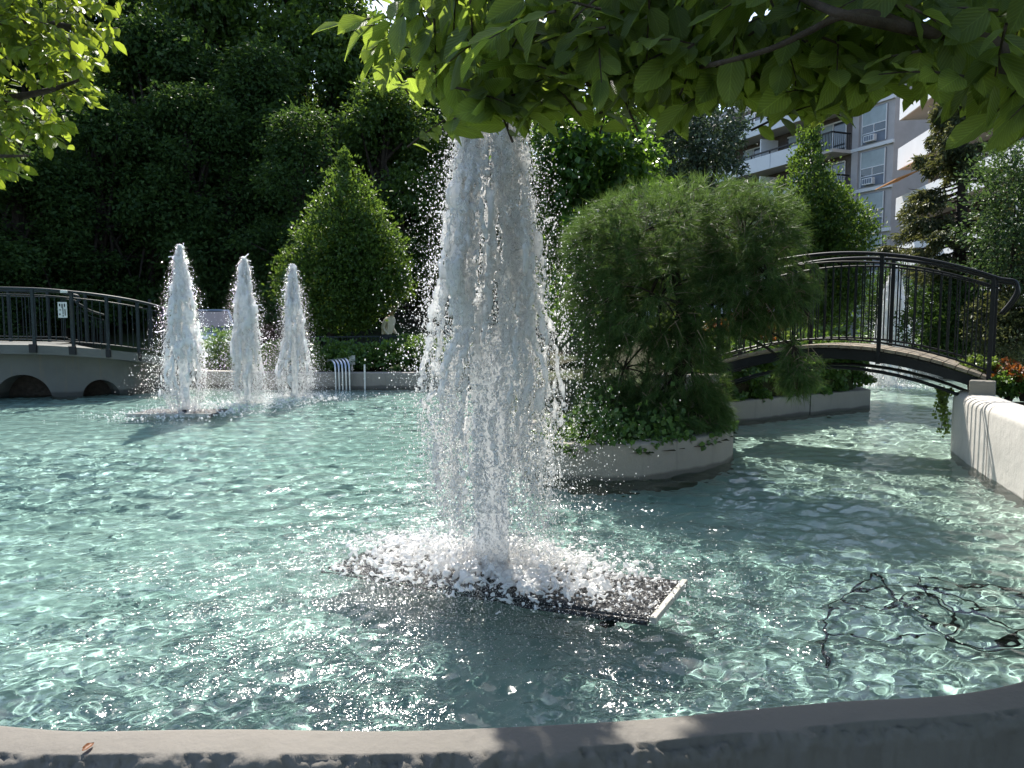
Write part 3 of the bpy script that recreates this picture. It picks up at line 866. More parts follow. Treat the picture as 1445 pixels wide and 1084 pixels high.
# ================================================================== THE WOOD BEHIND
def wood_proto(seed, H, rad, label, m):
    g = np.random.default_rng(seed)
    lob = []
    for i in range(30):
        f_ = g.uniform(0.08, 0.95)
        rr_ = rad * (math.sin(math.pi * min(1, f_ * 0.9 + 0.12)) ** 0.6) * g.uniform(0.35, 0.85)
        th = g.uniform(0, 6.28)
        s = g.uniform(0.18, 0.40) * rad
        lob.append(((rr_ * math.cos(th), rr_ * math.sin(th), H * f_), (s, s, s * 0.85)))
    lob.append(((0, 0, H * 0.92), (rad * .35, rad * .35, H * .09)))
    return tree('wood_tree', label, 'tree', (0, 0, 0), lob, 23000, 12, 0.27, m, 0.3, seed=seed, inner=0.3, sig=0.34, group='trees of the wood behind the pool')
WL = 'tall dark leafy tree of the shaded wood behind the pool'
protos = [wood_proto(101, 14, 4.0, WL, M['leaf_dark']), wood_proto(102, 14, 4.2, WL, M['leaf_dark']), wood_proto(103, 14, 3.8, WL, M['leaf_dark'])]
spots = [(-60, 24, 6.8), (60, 33, 14.5), (150, 37, 18.5), (235, 32, 13.5), (310, 37, 18.5), (375, 31, 12), (420, 40, 21.5), (475, 36, 16.5), (525, 42, 17.0), (590, 34, 12.6), (-20, 39, 20), (220, 44, 25), (100, 46, 26), (345, 47, 27), (640, 33, 11), (700, 35, 11), (545, 30, 10.5), (775, 33, 11), (860, 34, 10.5), (30, 26, 8.0), (335, 29.5, 9.0), (150, 28, 9.5), (215, 29, 8), (430, 27, 8.5), (-70, 31, 12.5), (20, 45, 25), (-120, 40, 21), (280, 29, 10), (615, 37, 14.5), (905, 34, 10.5), (935, 39, 12.5), (665, 40, 14), (95, 27.5, 7), (60, 30, 8), (125, 34, 10)]
for i, (px, dd, H) in enumerate(spots):
    x = (px - PW / 2) / FPX * dd
    z = float(ground_z(x, dd)) - 0.2
    o = protos[i] if i < 3 else clone(protos[i % 3], (0, 0, 0), 0, (1, 1, 1))
    s = (H - max(0, z)) / 14
    w = min(1.25, max(0.62, s))
    o.location = (x, dd, z); o.rotation_euler = (0, 0, 1.7 * i); o.scale = (w, w, s)
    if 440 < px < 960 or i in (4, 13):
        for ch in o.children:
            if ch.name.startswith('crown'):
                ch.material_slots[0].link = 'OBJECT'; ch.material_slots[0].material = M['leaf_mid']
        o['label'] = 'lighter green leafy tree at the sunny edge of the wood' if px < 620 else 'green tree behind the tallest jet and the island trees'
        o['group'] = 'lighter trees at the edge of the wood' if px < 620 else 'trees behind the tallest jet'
    elif H < 10:
        o['label'] = 'short bushy tree at the shaded foot of the dark wood'; o['group'] = 'short trees at the foot of the wood'
# hedge along the far bank
BL_ = ['low green shrub behind the bent pipes on the far bank', 'low green shrub below the person in the cream shirt', 'low green shrub on the far bank just beside the tallest jet', 'low green shrub behind the last jet of the trio', 'low green shrub in front of the parked car'] + ['low green shrub hidden behind the tallest jet'] * 2 + ['dark low shrub behind the lone jet in the channel', 'dark low shrub on the far bank behind the island hedge']
for i, (px, py, rx, ry, dd) in enumerate(((470, 505, 40, 22, 17.6), (530, 503, 48, 22, 17.5), (590, 502, 45, 24, 17.4), (380, 508, 40, 22, 18.0), (310, 500, 45, 30, 18.6), (655, 500, 45, 26, 17.6), (720, 500, 45, 28, 18.0), (1290, 505, 45, 35, 20.6), (1220, 500, 40, 35, 20.8))):
    c_ = D(px, py, dd); s = dd / FPX
    far = px > 1000
    shrub('bank_shrub', BL_[i], tuple(c_), (rx * s, 0.7, ry * s), 3600, 0.09, M['leaf_ivy'], 200 + i, 'shrub', group='shrubs along the far bank')

# ================================================================== BLACK FOOTBRIDGE
M['plank'] = simple('weathered_plank', (0.24, 0.20, 0.15), 0.8, 0.2, 0, 0.35, 15, 0.5)
BL, BR = D(1004, 516, 10.0), D(1402, 538, 8.25)
bl, br_ = Vector((BL.x, BL.y, 0)), Vector((BR.x, BR.y, 0))
bdir = (br_ - bl).normalized(); bnor = Vector((-bdir.y, bdir.x, 0))       # towards the far side
if bnor.y < 0: bnor = -bnor
BLEN = (br_ - bl).length
def deck_z(s):
    f_ = s / BLEN
    return BL.z * (1 - f_) + BR.z * f_ + 0.31 * 4 * f_ * (1 - f_)
BW = 0.85
def bpt(s, v, dz=0.0):
    q = bl + bdir * s + bnor * v
    return Vector((q.x, q.y, deck_z(s) + dz))
fb = empty('footbridge', (bl + bdir * BLEN / 2)); fb.location.z = 0
tag(fb, 'small arched footbridge with plank deck and black metal railings to the island', 'footbridge')
N = 24
for v in (0.0, BW):
    mb = MB()
    ptsT = [bpt(BLEN * i / N, v, -0.03) for i in range(N + 1)]
    for i in range(N):
        a_, b_ = ptsT[i], ptsT[i + 1]
        w = bnor * 0.03
        mb.prism([a_ - w, a_ + w, a_ + w - Vector((0, 0, 0.115)), a_ - w - Vector((0, 0, 0.115))], b_ - a_)
    mb.build('side_beam', M['black'], fb)
    lo_ = MB().tube([bpt(BLEN * t_, v + (0.05 if v == 0 else -0.05), -0.22 - 0.03 * math.sin(math.pi * t_) - 0.10 * (2 * t_ - 1) ** 2) for t_ in np.linspace(0.02, 0.98, 15)], 0.022, 6)
    lo_.build('brace', M['black'], fb, smooth=True)
np_ = 26
pw = BLEN / np_
for i in range(np_):
    s = (i + 0.5) * pw
    a_, b_ = bpt(s - pw * 0.46, 0, 0), bpt(s + pw * 0.46, 0, 0)
    tdir = (b_ - a_).normalized(); up = tdir.cross(-bnor).normalized()
    if up.z < 0: up = -up
    c_ = bpt(s, BW / 2, 0.004 + random.uniform(-.002, .002))
    MB().box(c_, ((b_ - a_).length, BW + 0.10 + random.uniform(-.015, .015), 0.036), (tdir, bnor, up)).build('plank', M['plank'], fb)
for v in (0.0, BW):
    vv = v - 0.03 if v == 0 else v + 0.03
    rl = empty('x', (0, 0, 0)); bpy.data.objects.remove(rl)
    top = [bpt(s, vv, 1.10) for s in np.linspace(-0.02, BLEN + 0.02, 25)]
    loop = [bpt(BLEN + 0.02, vv, 1.10) + bdir * 0.07 + Vector((0, 0, -0.01)), bpt(BLEN, vv, 1.06) + bdir * 0.15, bpt(BLEN, vv, 0.97) + bdir * 0.17, bpt(BLEN, vv, 0.85) + bdir * 0.12, bpt(BLEN, vv, 0.72) + bdir * 0.03]
    MB().tube(top + catmull(loop, 3), 0.021, 8).build('handrail', M['black'], fb, smooth=True)
    MB().tube([bpt(s, vv, 1.00) for s in np.linspace(0, BLEN, 25)], 0.013, 6).build('rail', M['black'], fb, smooth=True)
    MB().tube([bpt(s, vv, 0.09) for s in np.linspace(0, BLEN, 25)], 0.013, 6).build('rail', M['black'], fb, smooth=True)
    posts = [0.03, 0.33, 0.635, 0.985]
    for f_ in posts:
        s = BLEN * f_
        MB().bar(bpt(s, vv, -0.16 if f_ < 0.9 else -0.26), bpt(s, vv, 1.09), 0.042, 0.042, tuple(bdir)).build('post', M['black'], fb)
    npk = 34
    for i in range(npk):
        s = BLEN * (0.05 + 0.92 * i / (npk - 1))
        if min(abs(s / BLEN - f_) for f_ in posts) < 0.010: continue
        MB().bar(bpt(s, vv, 0.09), bpt(s, vv, 1.0), 0.014, 0.014, tuple(bdir)).build('baluster', M['black'], fb)
# block under the right end
blk = D(1388, 549, 8.15)
tag(MB().box(blk + Vector((0, 0.02, -0.03)), (0.24, 0.2, 0.24), (bdir, bnor, (0, 0, 1))).build('bridge_block', M['isl'], bevel=0.012), 'squat concrete block under the footbridge end post on the pale wall', 'concrete block')

# ================================================================== ARCHED CONCRETE BRIDGE
M['rail_grey'] = simple('dark_green_grey_rail', (0.016, 0.024, 0.025), 0.55, 0.25, 0, 0.2, 9)
M['sign_white'] = simple('white_sign', (0.55, 0.55, 0.50), 0.6, 0.3, 0, 0.1, 9)
cb_pts = [(-330, 485, 496, 13.9), (-160, 484, 495, 14.0), (-40, 486, 498, 14.15), (50, 487, 499, 14.3), (105, 490, 501.5, 14.55), (154, 494, 504, 14.9), (197, 499, 508, 15.4), (236, 505, 513, 16.2), (262, 510, 517, 17.2)]
cbt = catmull([D(a, b, d) for a, b, c, d in cb_pts], 5)
acb = empty('arch_bridge', (cbt[15].x, cbt[15].y, 0)); tag(acb, 'arched concrete bridge with round culvert openings and dark railing', 'bridge')
def hdir(path, i):
    t_ = path[min(i + 1, len(path) - 1)] - path[max(i - 1, 0)]; t_.z = 0; return t_.normalized()
def strip(path, v0, v1, z0, z1):
    """solid band along path between back-offsets v0..v1 and heights z0..z1 over the path"""
    mb = MB()
    sec = []
    for i, p in enumerate(path):
        t_ = hdir(path, i); n2 = Vector((-t_.y, t_.x, 0))
        z0_ = z0(p, i) if callable(z0) else p.z + z0
        z1_ = z1(p, i) if callable(z1) else p.z + z1
        a_, b_ = p + n2 * v0, p + n2 * v1
        sec.append([(a_.x, a_.y, z0_), (b_.x, b_.y, z0_), (b_.x, b_.y, z1_), (a_.x, a_.y, z1_)])
    n0 = 0
    for s_ in sec: mb.V += s_
    for i in range(len(sec) - 1):
        for j in range(4):
            j2 = (j + 1) % 4
            mb.F.append((i * 4 + j, i * 4 + j2, i * 4 + 4 + j2, i * 4 + 4 + j))
    mb.F.append((3, 2, 1, 0)); e = (len(sec) - 1) * 4; mb.F.append((e, e + 1, e + 2, e + 3))
    return mb
strip(cbt, -0.06, 1.9, -0.17, 0.0).build('deck_edge', M['bridge_conc'], acb)
# spandrel wall with three round openings
AR = []
for (pl, pr, pt) in ((-330, -190, 528), (-12, 71, 529), (113, 168, 536)):
    AR.append((pl, pr, pt))
fine = catmull([D(a, b, d) for a, b, c, d in cb_pts], 40)
fp = []
for i, p in enumerate(fine):
    t_ = hdir(fine, i); n2 = Vector((-t_.y, t_.x, 0)); q = p + n2 * 0.28; fp.append(q)
def open_z(i):
    q = fp[i]; px = PW / 2 + FPX * q.x / q.y
    for pl, pr, pt in AR:
        if pl < px < pr:
            zt = D((pl + pr) / 2, pt, q.y).z
            u_ = (px - (pl + pr) / 2) / ((pr - pl) / 2)
            return -0.1 + (zt + 0.1) * math.sqrt(max(0, 1 - u_ * u_)) ** 0.9
    return -0.55
sp = MB()
for i in range(len(fp) - 1):
    a_, b_ = fp[i], fp[i + 1]
    za, zb = open_z(i), open_z(i + 1)
    sp.quad((a_.x, a_.y, za), (b_.x, b_.y, zb), (b_.x, b_.y, b_.z - 0.17), (a_.x, a_.y, a_.z - 0.17))
    t_ = hdir(fp, i); n2 = Vector((-t_.y, t_.x, 0)) * 0.5
    a2, b2 = a_ + n2, b_ + n2
    sp.quad((a_.x, a_.y, za), (a2.x, a2.y, za), (b2.x, b2.y, zb), (b_.x, b_.y, zb))
sp.build('spandrel', M['bridge_conc'], acb)
# dark chamber behind the openings
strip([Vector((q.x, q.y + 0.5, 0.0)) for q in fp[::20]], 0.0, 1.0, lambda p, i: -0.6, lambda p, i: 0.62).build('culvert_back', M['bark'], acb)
n_cb = len(cbt)
def cb_at(px):
    best = min(range(len(fine)), key=lambda i: abs(PW / 2 + FPX * fine[i].x / fine[i].y - px))
    return fine[best]
for v in (0.0, 1.75):
    base_pts = [p + Vector((-hdir(cbt, i).y, hdir(cbt, i).x, 0)) * v for i, p in enumerate(cbt)]
    MB().tube([p + Vector((0, 0, 1.04)) for p in base_pts], 0.028, 8).build('handrail', M['rail_grey'], acb, smooth=True)
    for dz in (0.93, 0.10):
        MB().tube([p + Vector((0, 0, dz)) for p in base_pts], 0.012, 6).build('rail', M['rail_grey'], acb, smooth=True)
    fn = [p + Vector((-hdir(fine, i).y, hdir(fine, i).x, 0)) * v for i, p in enumerate(fine)]
    acc = 0.0; nxt = 0.0
    for i in range(1, len(fn)):
        acc += (fn[i] - fn[i - 1]).length
        if acc > nxt:
            nxt += 0.125
            p = fn[i]
            if PW / 2 + FPX * p.x / p.y < -120: continue
            MB().bar(p + Vector((0, 0, 0.10)), p + Vector((0, 0, 0.93)), 0.012).build('baluster', M['rail_grey'], acb)
for px in (-210, -140, -72, -8, 50, 105, 154, 197, 232):
    p = cb_at(px)
    MB().bar(p + Vector((0, -0.02, -0.1)), p + Vector((0, -0.02, 1.03)), 0.05).build('post', M['rail_grey'], acb)
    MB().box(p + Vector((0, -0.075, -0.06)), (0.13, 0.05, 0.16)).build('base_plate', M['black'], acb)
    t_ = p + Vector((0, 1.75, 0))
    MB().bar(t_ + Vector((0, 0, -0.02)), t_ + Vector((0, 0, 1.03)), 0.05).build('post', M['rail_grey'], acb)
# sign on the railing
sp_ = D(90, 437.5, 14.36)
sg = empty('railing_sign', sp_); tag(sg, 'white notice with dark marks fixed to the bridge railing', 'sign')
MB().box(sp_ + Vector((0, -0.04, 0)), (0.165, 0.012, 0.29)).build('plate', M['sign_white'], sg)
mk = [(-0.045, 0.09, 0.03, 0.05), (0.0, 0.075, 0.028, 0.075), (0.045, 0.085, 0.026, 0.06), (-0.04, 0.0, 0.035, 0.02), (0.012, -0.02, 0.018, 0.12), (0.05, 0.0, 0.025, 0.022), (-0.048, -0.08, 0.03, 0.03), (0.012, -0.11, 0.02, 0.03), (0.052, -0.06, 0.02, 0.09)]
for (mx_, mz_, mw, mh) in mk:
    MB().box(sp_ + Vector((mx_, -0.049, mz_)), (mw * 0.75, 0.004, mh)).build('mark', M['black'], sg)
s2 = D(90, 411.5, 14.4)
tag(MB().box(s2, (0.12, 0.05, 0.05)).build('rail_cap', M['sign_white'], None, bevel=0.008), 'small pale box sitting on top of the bridge handrail above the notice', 'box')

# ================================================================== FAR BANK THINGS
# thin railing along the path
fr0, fr1 = D(400, 476, 18.6), D(775, 473, 18.6)
rr_ = empty('path_railing', ((fr0 + fr1) / 2).to_3d()); rr_.location.z = 0.3
tag(rr_, 'thin dark metal railing along the path behind the shrubs', 'railing')
MB().bar(fr0, fr1, 0.035).build('handrail', M['rail_grey'], rr_)
MB().bar(fr0 + Vector((0, 0, -0.6)), fr1 + Vector((0, 0, -0.6)), 0.025).build('rail', M['rail_grey'], rr_)
for i in range(12):
    p = fr0.lerp(fr1, i / 11)
    MB().bar(p, Vector((p.x, p.y, 0.2)), 0.035).build('post', M['rail_grey'], rr_)
for i in range(56):
    p = fr0.lerp(fr1, (i + 0.5) / 56)
    MB().bar(p, Vector((p.x, p.y, p.z - 0.6)), 0.012).build('baluster', M['rail_grey'], rr_)
# bent steel pipes dipping into the pool
pr = empty('pipe_rack', (G(484, 545, 0.0).x, 16.45, 0)); tag(pr, 'row of bent steel pipes hooking over the far bank wall into the pool', 'pipes')
for i in range(5):
    x = D(474 + 3.6 * i, 520, 16.4).x + 0.02 * i
    pts = [Vector((x - 0.28, 16.9, 0.58)), Vector((x - 0.14, 16.6, 0.60 + 0.01 * i)), Vector((x - 0.03, 16.42, 0.54)), Vector((x, 16.36, 0.36)), Vector((x + 0.01, 16.34, -0.2))]
    MB().tube(catmull(pts, 4), 0.022, 8).build('pipe', M['steel'], pr, smooth=True)
nb = D(497, 508, 16.9)
ns = empty('notice_post', (nb.x, nb.y, 0.3)); tag(ns, 'small grey notice board on a thin post beside the bent pipes', 'sign')
MB().bar(Vector((nb.x, nb.y, 0.25)), Vector((nb.x, nb.y, nb.z)), 0.035).build('post', M['steel'], ns)
MB().box(nb + Vector((0, -0.03, 0)), (0.14, 0.015, 0.2)).build('plate', M['sign_white'], ns)
sp3 = D(515, 535, 16.5)
tag(MB().bar(Vector((sp3.x, sp3.y, -0.1)), Vector((sp3.x, sp3.y, 0.52)), 0.04).build('depth_post', M['steel'], None, bevel=0.006), 'slim metal post standing at the far waterline beyond the pipes', 'post')

# parked car beyond the jets
CP = D(292, 470, 24.5)
car = empty('parked_car', (CP.x, CP.y, -0.02 + float(ground_z(CP.x, CP.y))), R(20))
tag(car, 'silver-blue car parked under the trees, seen between the jets', 'car')
M['car_paint'] = simple('silver_blue_paint', (0.30, 0.36, 0.42), 0.25, 0.6, 0.5, 0.05, 3)
M['glass'] = simple('dark_glass', (0.02, 0.03, 0.035), 0.06, 0.9, 0, 0.1, 3)
M['tyre'] = simple('tyre_rubber', (0.015, 0.015, 0.015), 0.9, 0.2)
M['lamp'] = simple('clear_lamp', (0.6, 0.62, 0.62), 0.15, 0.7)
def carpart(name, f, m, bevel=0.0, smooth=False, parent=None):
    mb = MB(); f(mb)
    me = bpy.data.meshes.new(name); me.from_pydata(mb.V, [], mb.F); me.update()
    o = link(name, me, m, parent or car)
    if bevel:
        b = o.modifiers.new('b', 'BEVEL'); b.width = bevel; b.segments = 2
    return o
def bodyf(mb):       # side outline in (y, z), swept across x; the nose points to -y
    out = [(-2.15, 0.30), (-2.2, 0.55), (-2.1, 0.80), (-1.05, 0.96), (-0.95, 0.98), (1.9, 1.0), (2.15, 0.92), (2.2, 0.45), (2.1, 0.28)]
    mb.prism([(-0.88, a, b) for a, b in out], (1.76, 0, 0))
bo = carpart('body', bodyf, M['car_paint'], 0.08)
def cabf(mb):
    n = len(mb.V)
    lowr = [(-0.82, -1.1), (0.82, -1.1), (0.82, 1.95), (-0.82, 1.95)]; up = [(-0.66, -0.35), (0.66, -0.35), (0.66, 1.55), (-0.66, 1.55)]
    mb.V += [(x, y, 0.97) for x, y in lowr] + [(x, y, 1.47) for x, y in up]
    mb.F += [(n, n + 1, n + 5, n + 4), (n + 1, n + 2, n + 6, n + 5), (n + 2, n + 3, n + 7, n + 6), (n + 3, n, n + 4, n + 7)]
carpart('windows', cabf, M['glass'])
carpart('roof', lambda mb: mb.box((0, 0.6, 1.49), (1.36, 1.95, 0.05)), M['car_paint'], 0.03)
for sx in (-1, 1):
    carpart('pillar', lambda mb: mb.bar((sx * 0.80, -1.08, 0.98), (sx * 0.66, -0.36, 1.48), 0.06), M['car_paint'])
    carpart('headlight', lambda mb: mb.box((sx * 0.66, -2.13, 0.70), (0.34, 0.12, 0.14)), M['lamp'], 0.03)
    for wy in (-1.35, 1.35):
        w = carpart('wheel', lambda mb: mb.tube([(sx * 0.72, wy, 0.33), (sx * 0.90, wy, 0.33)], 0.33, 18), M['tyre'])
        carpart('rim', lambda mb: mb.tube([(sx * 0.88, wy, 0.33), (sx * 0.915, wy, 0.33)], 0.2, 14), M['steel'], parent=w)
carpart('bumper', lambda mb: mb.box((0, -2.2, 0.42), (1.6, 0.12, 0.16)), M['tyre'], 0.03)

# person walking on the far path
def person():
    pp = D(545, 470, 21.0)
    gz = float(ground_z(pp.x, 21.0)) - 0.1
    root = empty('person', (pp.x, 21.0, gz), R(60))
    tag(root, 'person in a cream shirt and pale cap leaning forward on the far path', 'person')
    H = 1.62 / 1.7
    V = [(0, 0, .95), (0, -.06, 1.15), (0, -.13, 1.36), (0, -.19, 1.47), (0, -.25, 1.55), (0, -.28, 1.68),
         (-.17, -.14, 1.38), (-.24, -.06, 1.12), (-.22, -.24, .92), (.17, -.14, 1.38), (.24, -.04, 1.12), (.22, -.22, .92),
         (-.1, 0, .9), (-.11, -.10, .5), (-.11, .02, .08), (-.11, -.14, .04), (.1, 0, .9), (.11, .05, .5), (.11, .22, .1), (.11, .08, .04)]
    E = [(0, 1), (1, 2), (2, 3), (3, 4), (4, 5), (2, 6), (6, 7), (7, 8), (2, 9), (9, 10), (10, 11), (0, 12), (12, 13), (13, 14), (14, 15), (0, 16), (16, 17), (17, 18), (18, 19)]
    rad = [.15, .155, .15, .055, .085, .075, .07, .05, .035, .07, .05, .035, .095, .065, .045, .04, .095, .065, .045, .04]
    me = bpy.data.meshes.new('body'); me.from_pydata([(x * H, y * H, z * H) for x, y, z in V], E, []); me.update()
    o = link('body', me, None, root)
    sk = o.modifiers.new('s', 'SKIN'); su = o.modifiers.new('u', 'SUBSURF'); su.levels = 1; su.render_levels = 1
    sv = me.skin_vertices[0].data
    for i, r_ in enumerate(rad): sv[i].radius = (r_, r_ * .85)
    sv[0].use_root = True
    t = NT('clothed_body')
    oc = t.obj(); sx = t.n('ShaderNodeSeparateXYZ'); t.l(oc, sx.inputs[0])
    c = t.ramp(sx.outputs[2], [(0.05, (0.03, 0.03, 0.035)), (0.88, (0.04, 0.045, 0.06))])
    def gate(z, lo_c, hi_c):
        m_ = t.n('ShaderNodeMath', operation='GREATER_THAN'); t.l(sx.outputs[2], m_.inputs[0]); m_.inputs[1].default_value = z
        return t.mix(lo_c, hi_c, m_.outputs[0])
    c = gate(0.90, c, (0.62, 0.56, 0.44)); c = gate(1.40, c, (0.45, 0.27, 0.19))
    me.materials.append(t.done(t.principled(c, 0.8, 0.2)))
    hc = Vector((0, -.275, 1.63)) * H
    mb = MB()
    rings_ = [(0.0, .098), (0.03, .10), (0.07, .085), (0.10, .05), (0.115, .006)]
    mb.tube([hc + Vector((0, 0, z)) for z, r_ in rings_], [r_ for z, r_ in rings_], 14)
    mb.box(hc + Vector((0, -0.12, 0.01)), (0.14, 0.12, 0.012))
    me2 = bpy.data.meshes.new('cap'); me2.from_pydata(mb.V, [], mb.F); me2.update()
    link('cap', me2, simple('pale_cap', (0.55, 0.48, 0.36), 0.8, 0.2), root)
person()

# cable lying on the pool floor at the right
def FLp(px, py): 
    q = G(px, py, -0.30); return Vector((q.x, q.y, FLOOR_Z + 0.07))
cab = empty('floor_cable', FLp(1250, 880)); tag(cab, 'black cable lying in loops on the pool floor near the rim', 'cable')
for pts in ([(1166, 985), (1160, 930), (1185, 890), (1232, 850), (1300, 852), (1350, 872), (1400, 868), (1470, 900)], [(1185, 890), (1240, 905), (1300, 880), (1345, 905), (1330, 945), (1400, 955), (1470, 925)], [(1232, 850), (1262, 885), (1320, 930), (1380, 965), (1450, 950)], [(1160, 930), (1230, 945), (1310, 940)], [(1290, 850), (1330, 900), (1410, 900), (1480, 915)], [(1200, 875), (1270, 868), (1340, 880), (1420, 930), (1480, 935)]):
    MB().tube(catmull([FLp(*a) for a in pts], 6), 0.0105, 6).build('cable_run', M['black'], cab, smooth=True)
# dead leaf on the rim
lf = G(116, 1060, 0.226)
V, F = leaves(np.array([tuple(lf)]), np.array([(0.3, 1.0, 0.12)]), np.array([(0.2, -0.3, 1.0)]), 0.045, 0.02, big_leaf(5))
tag(link('fallen_leaf', np_mesh('fallen_leaf', V, F), M['leaf_rust']), 'small curled brown leaf lying on the grey rim', 'leaf')

# ================================================================== APARTMENT BLOCK
M['bwall'] = simple('grey_render', (0.42, 0.40, 0.40), 0.85, 0.2, 0, 0.08, 1.5)
M['bwhite'] = simple('white_balcony_paint', (0.68, 0.69, 0.70), 0.7, 0.3, 0, 0.05, 1.0)
M['bpanel'] = simple('blue_grey_panel', (0.16, 0.19, 0.24), 0.7, 0.3, 0, 0.1, 2.0)
M['bglass'] = simple('window_glass', (0.03, 0.04, 0.05), 0.08, 0.8, 0, 0.2, 0.6)
M['curtain'] = simple('pale_curtain', (0.30, 0.36, 0.38), 0.5, 0.5, 0, 0.12, 2.0)
M['soffit'] = simple('balcony_soffit', (0.46, 0.43, 0.40), 0.9, 0.1, 0, 0.06, 1.0)
M['awning'] = simple('orange_awning', (0.55, 0.26, 0.10), 0.8, 0.2, 0, 0.1, 3)
M['dark_wall'] = simple('dark_brown_wall', (0.12, 0.10, 0.09), 0.9, 0.1, 0, 0.2, 4)
c0 = D(1256, 330, 50.0); c0 = Vector((c0.x, c0.y, 0))
fd = Vector((-0.36, 0.933, 0)); fn_ = Vector((-0.933, -0.36, 0))
bld = empty('apartment_block', c0); tag(bld, 'pale apartment block with long shaded balconies behind the trees', 'building')
AXA = (fd, fn_, Vector((0, 0, 1)))
def fbox(name, s0, s1, v0, v1, z0, z1, m, parent=bld, ax=AXA, o0=c0):
    c_ = o0 + ax[0] * (s0 + s1) / 2 + ax[1] * (v0 + v1) / 2 + Vector((0, 0, (z0 + z1) / 2))
    return MB().box(c_, (s1 - s0, v1 - v0, z1 - z0), ax).build(name, m, parent)
ST = 2.78; ZB = 1.5 + (450 - 203) / FPX * 50 - 4 * ST
fbox('wall', 0, 30, -9, 0, 0, ZB + 6.2 * ST, M['bwall'])
for i in range(6):
    z = ZB + i * ST
    fbox('floor_band', -0.05, 5.2, 0.0, 0.16, z - 0.22, z, M['bwhite'])
    w = fbox('window', 0.55, 2.6, 0.003, 0.05, z + 0.12, z + 2.4, M['bpanel'])
    def sub(nm, s0, s1, z0, z1, m, v=(0.05, 0.08)): return fbox(nm, s0, s1, v[0], v[1], z + z0, z + z1, m, w)
    sub('pane', 0.62, 2.53, 1.35, 2.36, M['curtain']); sub('pane', 0.62, 1.52, 0.82, 1.28, M['bglass']); sub('pane', 1.62, 2.53, 0.82, 1.28, M['bglass'])
    for zz in (0.78, 1.315): sub('frame', 0.58, 2.57, zz - 0.03, zz + 0.03, M['bwhite'], (0.05, 0.10))
    sub('frame', 1.545, 1.595, 0.80, 1.30, M['bwhite'], (0.05, 0.11)); sub('frame', 0.56, 0.62, 0.12, 2.38, M['bwhite'], (0.05, 0.10)); sub('frame', 2.53, 2.59, 0.12, 2.38, M['bwhite'], (0.05, 0.10))
    ac = fbox('air_conditioner', 1.35, 2.2, 0.05, 0.32, z + 0.2, z + 0.62, M['bwhite'])
    for k in range(4): fbox('grille_slot', 1.42 + 0.19 * k, 1.56 + 0.19 * k, 0.32, 0.33, z + 0.26, z + 0.56, M['bpanel'], ac)
    fbox('wall', 2.8, 3.35, 0.003, 0.14, z, z + ST - 0.245, M['bwall'])
    fbox('recess_wall', 3.4, 29, 0.0015, 0.0025, z - 0.02, z + ST - 0.245, M['dark_wall'])  # separate thin panel, darker in colour, over the wall behind the balcony
    # balcony
    b = fbox('balcony', 3.4, 29, 0.003, 1.75, z - 0.24, z - 0.02, M['soffit'])
    fbox('parapet', 5.3, 29, 1.752, 1.85, z - 0.26, z + 0.82, M['bwhite'], b)
    for ss in (9.5, 15.5, 21.5): fbox('panel_joint', ss, ss + 0.04, 1.852, 1.856, z - 0.2, z + 0.8, M['bpanel'], b)
    fbox('rail', 3.45, 29, 1.76, 1.86, z + 1.02, z + 1.12, M['black'], b); fbox('rail', 3.40, 3.50, 0.2, 1.755, z + 1.02, z + 1.12, M['black'], b)
    for k in range(14): fbox('baluster', 3.46 + 0.135 * k, 3.50 + 0.135 * k, 1.79, 1.83, z - 0.02, z + 1.05, M['black'], b)
    for k in range(9): fbox('baluster', 3.45, 3.47, 0.25 + 0.17 * k, 0.27 + 0.17 * k, z - 0.02, z + 1.05, M['black'], b)
    for k in range(12): fbox('rail_post', 5.4 + 2.1 * k, 5.48 + 2.1 * k, 1.77, 1.85, z + 0.82, z + 1.02, M['black'], b)
    for ss in (10.9, 19.3): fbox('divider', ss, ss + 0.12, 0.003, 1.6, z - 0.02, z + 2.2, M['bwhite'], b)
    for ss, ww in ((4.0, 2.4), (7.2, 2.6), (12.4, 2.6), (16.0, 2.2), (21.0, 2.6), (25.0, 2.4)):
        dr = fbox('window', ss, ss + ww, 0.003, 0.05, z + 0.05, z + 2.15, M['bglass'])
        fbox('frame', ss + ww * .5 - 0.04, ss + ww * .5 + 0.04, 0.05, 0.09, z + 0.05, z + 2.15, M['bwhite'], dr); fbox('frame', ss - 0.05, ss + 0.03, 0.05, 0.09, z + 0.05, z + 2.15, M['bwhite'], dr)
        fbox('frame', ss, ss + ww, 0.05, 0.09, z + 2.1, z + 2.2, M['bwhite'], dr)
        fbox('curtain', ss + ww * 0.55, ss + ww * 0.95, 0.05, 0.06, z + 0.1, z + 2.1, M['curtain'], dr)
